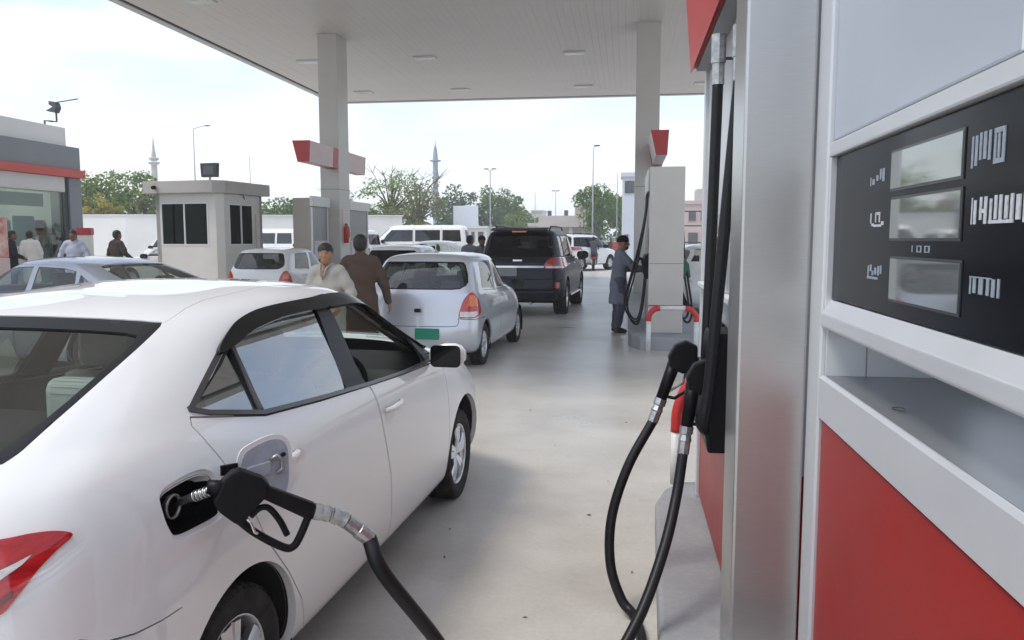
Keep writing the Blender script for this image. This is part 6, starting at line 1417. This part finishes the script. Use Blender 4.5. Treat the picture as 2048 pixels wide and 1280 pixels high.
mat('far_beige', (.46,.43,.40), rough=.85, noise=.06, nscale=.4); mat('far_pink', (.46,.37,.345), rough=.85, noise=.08, nscale=.4); mat('far_white', (.62,.62,.60), rough=.8, noise=.05, nscale=.4); mat('far_brick', (.38,.19,.15), rough=.9, noise=.12, nscale=.8); mat('far_window', (.07,.075,.08), rough=.25); mat('far_tower', (.50,.53,.58), rough=.7, noise=.04, nscale=.5)
def house(name, x0, x1, y, d, h, m, lab, wins=(), roof=.25, extras=()):
    e = empty(name, ((x0+x1)/2,y,0), 0, lab, 'building'); w = (x1-x0)/2
    MB().box(-w,w,0,d,0,h).build('wall', m, e); MB().box(-w-.12,w+.12,-.12,d+.12,h+.002,h+roof).build('parapet', m, e)
    for (a, b, z0, z1) in wins:
        f = MB().box(a-w-.05,b-w+.05,-.05,-.002,z0-.05,z1+.05).build('window', m, e); MB().box(a-w,b-w,-.07,-.052,z0,z1).build('pane', 'far_window', f)
    for (nm, mm, a) in extras: MB().box(*a).build(nm, mm, e)
    return e
house('office_building', -10.3, -2.7, 85, 8, 3.0, 'far_beige', 'low beige building with a deep porch beyond the cars', [(.4,2.2,.4,2.1),(2.6,3.0,.3,2.3),(5.0,7.2,.9,2.2)], .35, [('upper_block','far_beige',(-2.9,2.0,1.5,6,3.36,4.15)),('upper_block','far_pink',(1.0,3.0,1.2,6,3.37,5.2)),('pillar','far_beige',(.6,.95,-1.6,-1.2,0,2.9)),('pillar','far_beige',(3.5,3.8,-1.6,-1.2,0,2.9)),('porch_roof','far_beige',(-2.6,4.1,-1.8,-.13,2.9,3.4)),('water_tank','far_window',(-2.0,-1.6,2,2.6,4.16,4.7)),('water_tank','far_window',(-.2,.2,2,2.6,4.16,4.75))])
house('white_tower', -.36, .78, 60, 3, 6.2, 'far_tower', 'slim white tower with windows near its top beside the right column', [(.18,.52,5.0,5.9),(.58,.95,5.0,5.9),(.2,.5,1.2,2.0)], .3)
house('pink_building', 4.6, 9.5, 70, 8, 4.6, 'far_pink', 'pinkish building seen between right dispenser and hoses', [(.6,1.2,3.2,4.0),(1.6,2.2,3.2,4.0),(.6,1.4,1.2,2.2)], .3, [('roof_block','far_beige',(-1.0,1.2,2,5,4.91,6.0))])
house('gate_house', -15.5, -12.2, 70, 4, 2.6, 'far_white', 'small pale gate house with dark windows below the billboard', [(.35,.75,1.5,2.2),(1.3,1.65,1.4,2.3),(1.9,2.2,1.4,2.3),(2.5,3.0,1.4,2.3)], .18)
house('brick_house', -27.5, -24.6, 72, 5, 4.0, 'far_brick', 'reddish brick house behind the white wall', [(.5,1.0,3.0,3.6)], .3, [('roof_room','far_brick',(-.6,.5,1,3,4.31,5.0))])
house('grey_shed', -12.2, -10.8, 104, 5, 5.2, 'far_white', 'pale narrow block between the trees and the beige building', [(.3,.8,3.6,4.4)], .2); house('grey_block', -10.7, -9.3, 110, 5, 4.4, 'far_tower', 'low grey block left of the beige building', [(.3,.9,2.6,3.4)], .2)
sf_ = empty('scaffold_fence', (3.6,40,0), 0, 'dark railing of bars right of the far dispenser', 'railing')
for z in (1.5,2.3,3.0): MB().tube([(-1.6,0,z),(2.5,0,z)], .035, 6).build('bar', 'pole_dark', sf_)
for x in (-1.5,.3,2.2): MB().cyl((x,0,0),(x,0,3.2),.04,6).build('post', 'pole_dark', sf_)

# ------------------------------------------------------------------ motorbikes with riders
def motorbike(x, y, rz, lab, rlab, tunic, hairm=None, capm=None):
    e = empty('motorbike', (x,y,0), rz, lab, 'motorbike', 'motorbikes riding away')
    for yy in (-.62,.62):
        w = MB().lathe([(.22,-.04),(.29,-.05),(.30,0),(.29,.05),(.22,.04)], (0,yy,.30), 'x', 24).build('wheel', 'tyre_rubber', e); MB().lathe([(.001,-.03),(.05,-.035),(.22,-.012),(.22,.012),(.05,.035),(.001,.03)], (0,yy,.30), 'x', 20).build('rim', 'alloy', w)
    MB().prism([(-.35,.72),(.15,.78),(.42,.86),(.50,.72),(.10,.58),(-.35,.60)], -.11, .11, 'x', ch=.03).build('tank', 'guard_red', e); MB().prism([(-.68,.80),(-.60,.86),(.10,.84),(.15,.76),(-.60,.74)], -.13, .13, 'x', ch=.02).build('saddle', 'black_plastic', e)
    MB().box(-.14,.14,-.15,.25,.28,.58,ch=.03).build('engine', 'steel_worn', e); MB().tube([(-.35,.45,.98),(-.2,.50,.95),(.2,.50,.95),(.35,.45,.98)], .016, 6).build('handlebar', 'chrome', e)
    for sx in (-.07,.07): MB().tube([(sx,.48,.93),(sx,.62,.30)], .02, 6).build('fork', 'chrome', e)
    MB().box(-.08,.08,-.80,-.70,.62,.74,ch=.02).build('tail_lamp', 'lamp_red', e); MB().box(-.07,.07,-.72,-.58,.30,.62).build('mudguard', 'black_plastic', e)
    person('person', Vector((x,y,0))+Matrix.Rotation(rz,3,'Z')@Vector((0,-.25,.05)), rz, rlab, 'motorbike riders', h=.02, tunic=tunic, trousers=tunic, hair=hairm, cap=capm, sit=True, rhand=(.30,.62,1.0), lhand=(-.30,.62,1.0))
motorbike(-1.72, 42.5, R(4), 'motorbike ridden away by the man in navy', 'rider in navy tunic, seen from behind left of the attendant', 'cloth_navy', 'hair_black')
motorbike(-1.95, 62.0, R(0), 'farther motorbike ridden by the man in grey', 'farther rider in grey beside the rider in navy', 'cloth_khaki', 'hair_black')
# ------------------------------------------------------------------ cars
white_sedan()
a = hatch_car('hatchback_car', 'paint_silver', 'glass_car'); place(a, -2.62, 9.85, 3.0, 'silver hatchback with green number plate, ahead of the white sedan'); a.scale = (1.05,1,1.01)
a2 = copy_tree(a); a2.scale = (1,1,1); recolour(a2, 'paint_silver', 'paint_white'); recolour(a2, 'plate_green', 'plate_white'); place(a2, -7.93, 16.3, 1.0, 'white hatchback seen from behind at the left dispensers')
a3 = copy_tree(a2); place(a3, -5.25, 17.3, 1.0, 'white hatchback with dark rear window left of the silver hatchback', scale=1.04); recolour(a3, 'glass_car', 'glass_dark'); recolour(a3, 'lamp_red', 'paint_maroon')
a4 = copy_tree(a2); place(a4, 1.95, 21.5, 180, 'white car facing us to the right of the far dispenser', scale=1.05)
s1 = suv_car('suv_car', 'paint_navy'); place(s1, -2.30, 16.85, 3.0, 'dark blue off-roader with red tail lamps ahead of the silver hatchback')
s2 = copy_tree(s1); recolour(s2, 'paint_navy', 'paint_white'); place(s2, -3.6, 41.0, 30, 'white off-roader turning beyond the dark blue one', scale=1.0)
d1 = plain_sedan('sedan_car', 'paint_pearl'); place(d1, -5.12, 9.1, -74, 'pale silver sedan crossing behind the white sedan roof on the left', scale=.97)
d2 = copy_tree(d1); recolour(d2, 'paint_pearl', 'paint_white'); place(d2, -12.6, 25.5, -82, 'white sedan parked between shop and booth', scale=1.08)
d3 = copy_tree(d1); place(d3, -12.8, 12.2, -60, 'pale blue car at the far left edge before the shop')
v1 = van_car('van', 'paint_white'); place(v1, -17.3, 42, -80, 'white van on the road left of the other vans', 'van', 'white vans on the far road', 1.15)
for (x, y, a, lab, sc) in ((-12.7,40,-84,'white van just left of the boy\'s column, on the far road',1.1), (-8.6,44,-95,'long white van behind the heads of two men',1.25), (-21.5,40,-75,'white van with pale windows between booth and tan dispenser',1.0)):
    v = copy_tree(v1); place(v, x, y, a, lab, 'van', 'white vans on the far road', sc)
d4 = copy_tree(d2); place(d4, -11.0, 33, -80, 'white sedan on the road behind the brown-clad man', scale=1.05); d5 = copy_tree(d2); place(d5, -6.0, 34, -88, 'white sedan beyond the two heads between the cars', scale=1.08); d6 = copy_tree(d2); place(d6, 5.5, 38, 100, 'white sedan far right behind the dispenser hoses', scale=1.1)
# ------------------------------------------------------------------ people
person('person', (-.13,14.35,0), R(-78), 'attendant in slate tunic, black cap and yellow glove at the far dispenser', h=.010, tunic='cloth_slate', trousers='cloth_navy', cap='cloth_black', beard=True, skin='skin_brown', rhand=(.14,.46,1.14), lhand=(-.04,.40,1.12), glove=(1,'cloth_glove'), fine_hands=True, lean=.06, hem=.52, height=1.70)
person('person', (-3.32,8.65,0), R(172), 'boy in cream open-necked shirt looking down behind the white sedan', h=.009, height=1.60, tunic='cloth_cream', trousers='cloth_cream', hair='hair_black', collar=True, head_turn=.35, lhand=(-.25,.20,.98), rhand=(.28,.10,.86), lean=.05, fine_hands=True)
person('person', (-3.22,9.45,0), R(12), 'man in long brown tunic seen from behind', h=.010, height=1.70, tunic='cloth_brown', trousers='cloth_brown', hair='hair_black', hem=.42, rhand=(.34,.12,.86), lhand=(-.26,.20,.92), skin='skin_brown')
person('person', (-13.05,17.5,.15), R(196), 'man in pale blue shirt facing us before the shop', h=.014, tunic='cloth_paleblue', trousers='cloth_white', hair='hair_black', skin='skin_dark', lhand=(-.34,.1,.9), rhand=(.34,.1,.9))
person('person', (-12.9,18.9,.15), R(-20), 'man in dark brown shirt between shop and booth', h=.014, tunic='cloth_darkbrown', trousers='cloth_black', hair='hair_black', skin='skin_dark', rhand=(.25,.25,1.0), lhand=(-.32,.02,.86))
person('person', (-15.9,19.6,.15), R(60), 'man in white robe at the shop window', h=.016, tunic='cloth_white', trousers='cloth_white', hair='hair_black', skin='skin_dark', hem=.35)
person('person', (-16.3,19.4,.15), R(-60), 'man in black beside the man in the white robe', h=.016, tunic='cloth_black', trousers='cloth_black', hair='hair_black', skin='skin_dark', rhand=(.2,.3,1.0))
person('person', (-4.0,20.3,0), R(-30), 'man in grey seen from behind, left of the off-roader', h=.014, tunic='cloth_grey', trousers='cloth_grey', hair='hair_black', skin='skin_dark', height=1.74)
person('person', (-3.55,19.6,0), R(200), 'guard in khaki with dark cap beside the off-roader', h=.014, tunic='cloth_khaki', trousers='cloth_khaki', cap='cloth_black', skin='skin_dark', height=1.72)
for i, (x, y, t, lab) in enumerate(((-.62,52,'cloth_red','far pedestrian in red near the tower'),(-.25,54,'cloth_white','far pedestrian in white beside the one in red'),(-1.1,56,'cloth_darkbrown','far pedestrian in brown left of the one in red'))):
    person('person', (x,y,0), R(160+40*i), lab, 'far pedestrians', h=.03, tunic=t, trousers=t, hair='hair_black', skin='skin_dark')
# ------------------------------------------------------------------ thin haze over the whole place
hz = MB().box(-606, 606, -156, 906, -1.0, 26.0).build('haze', []); tag(hz, 'thin pale daylight haze over the whole place', 'haze', kind='stuff')
hm = bpy.data.materials.new('haze_air'); hm.use_nodes = True; hm.node_tree.nodes.clear()
ho = hm.node_tree.nodes.new('ShaderNodeOutputMaterial'); hv = hm.node_tree.nodes.new('ShaderNodeVolumePrincipled'); hv.inputs['Density'].default_value = .0016; hv.inputs['Color'].default_value = (.93,.95,.97,1); hv.inputs['Anisotropy'].default_value = .3
hm.node_tree.links.new(hv.outputs[0], ho.inputs['Volume']); hz.data.materials.append(hm)
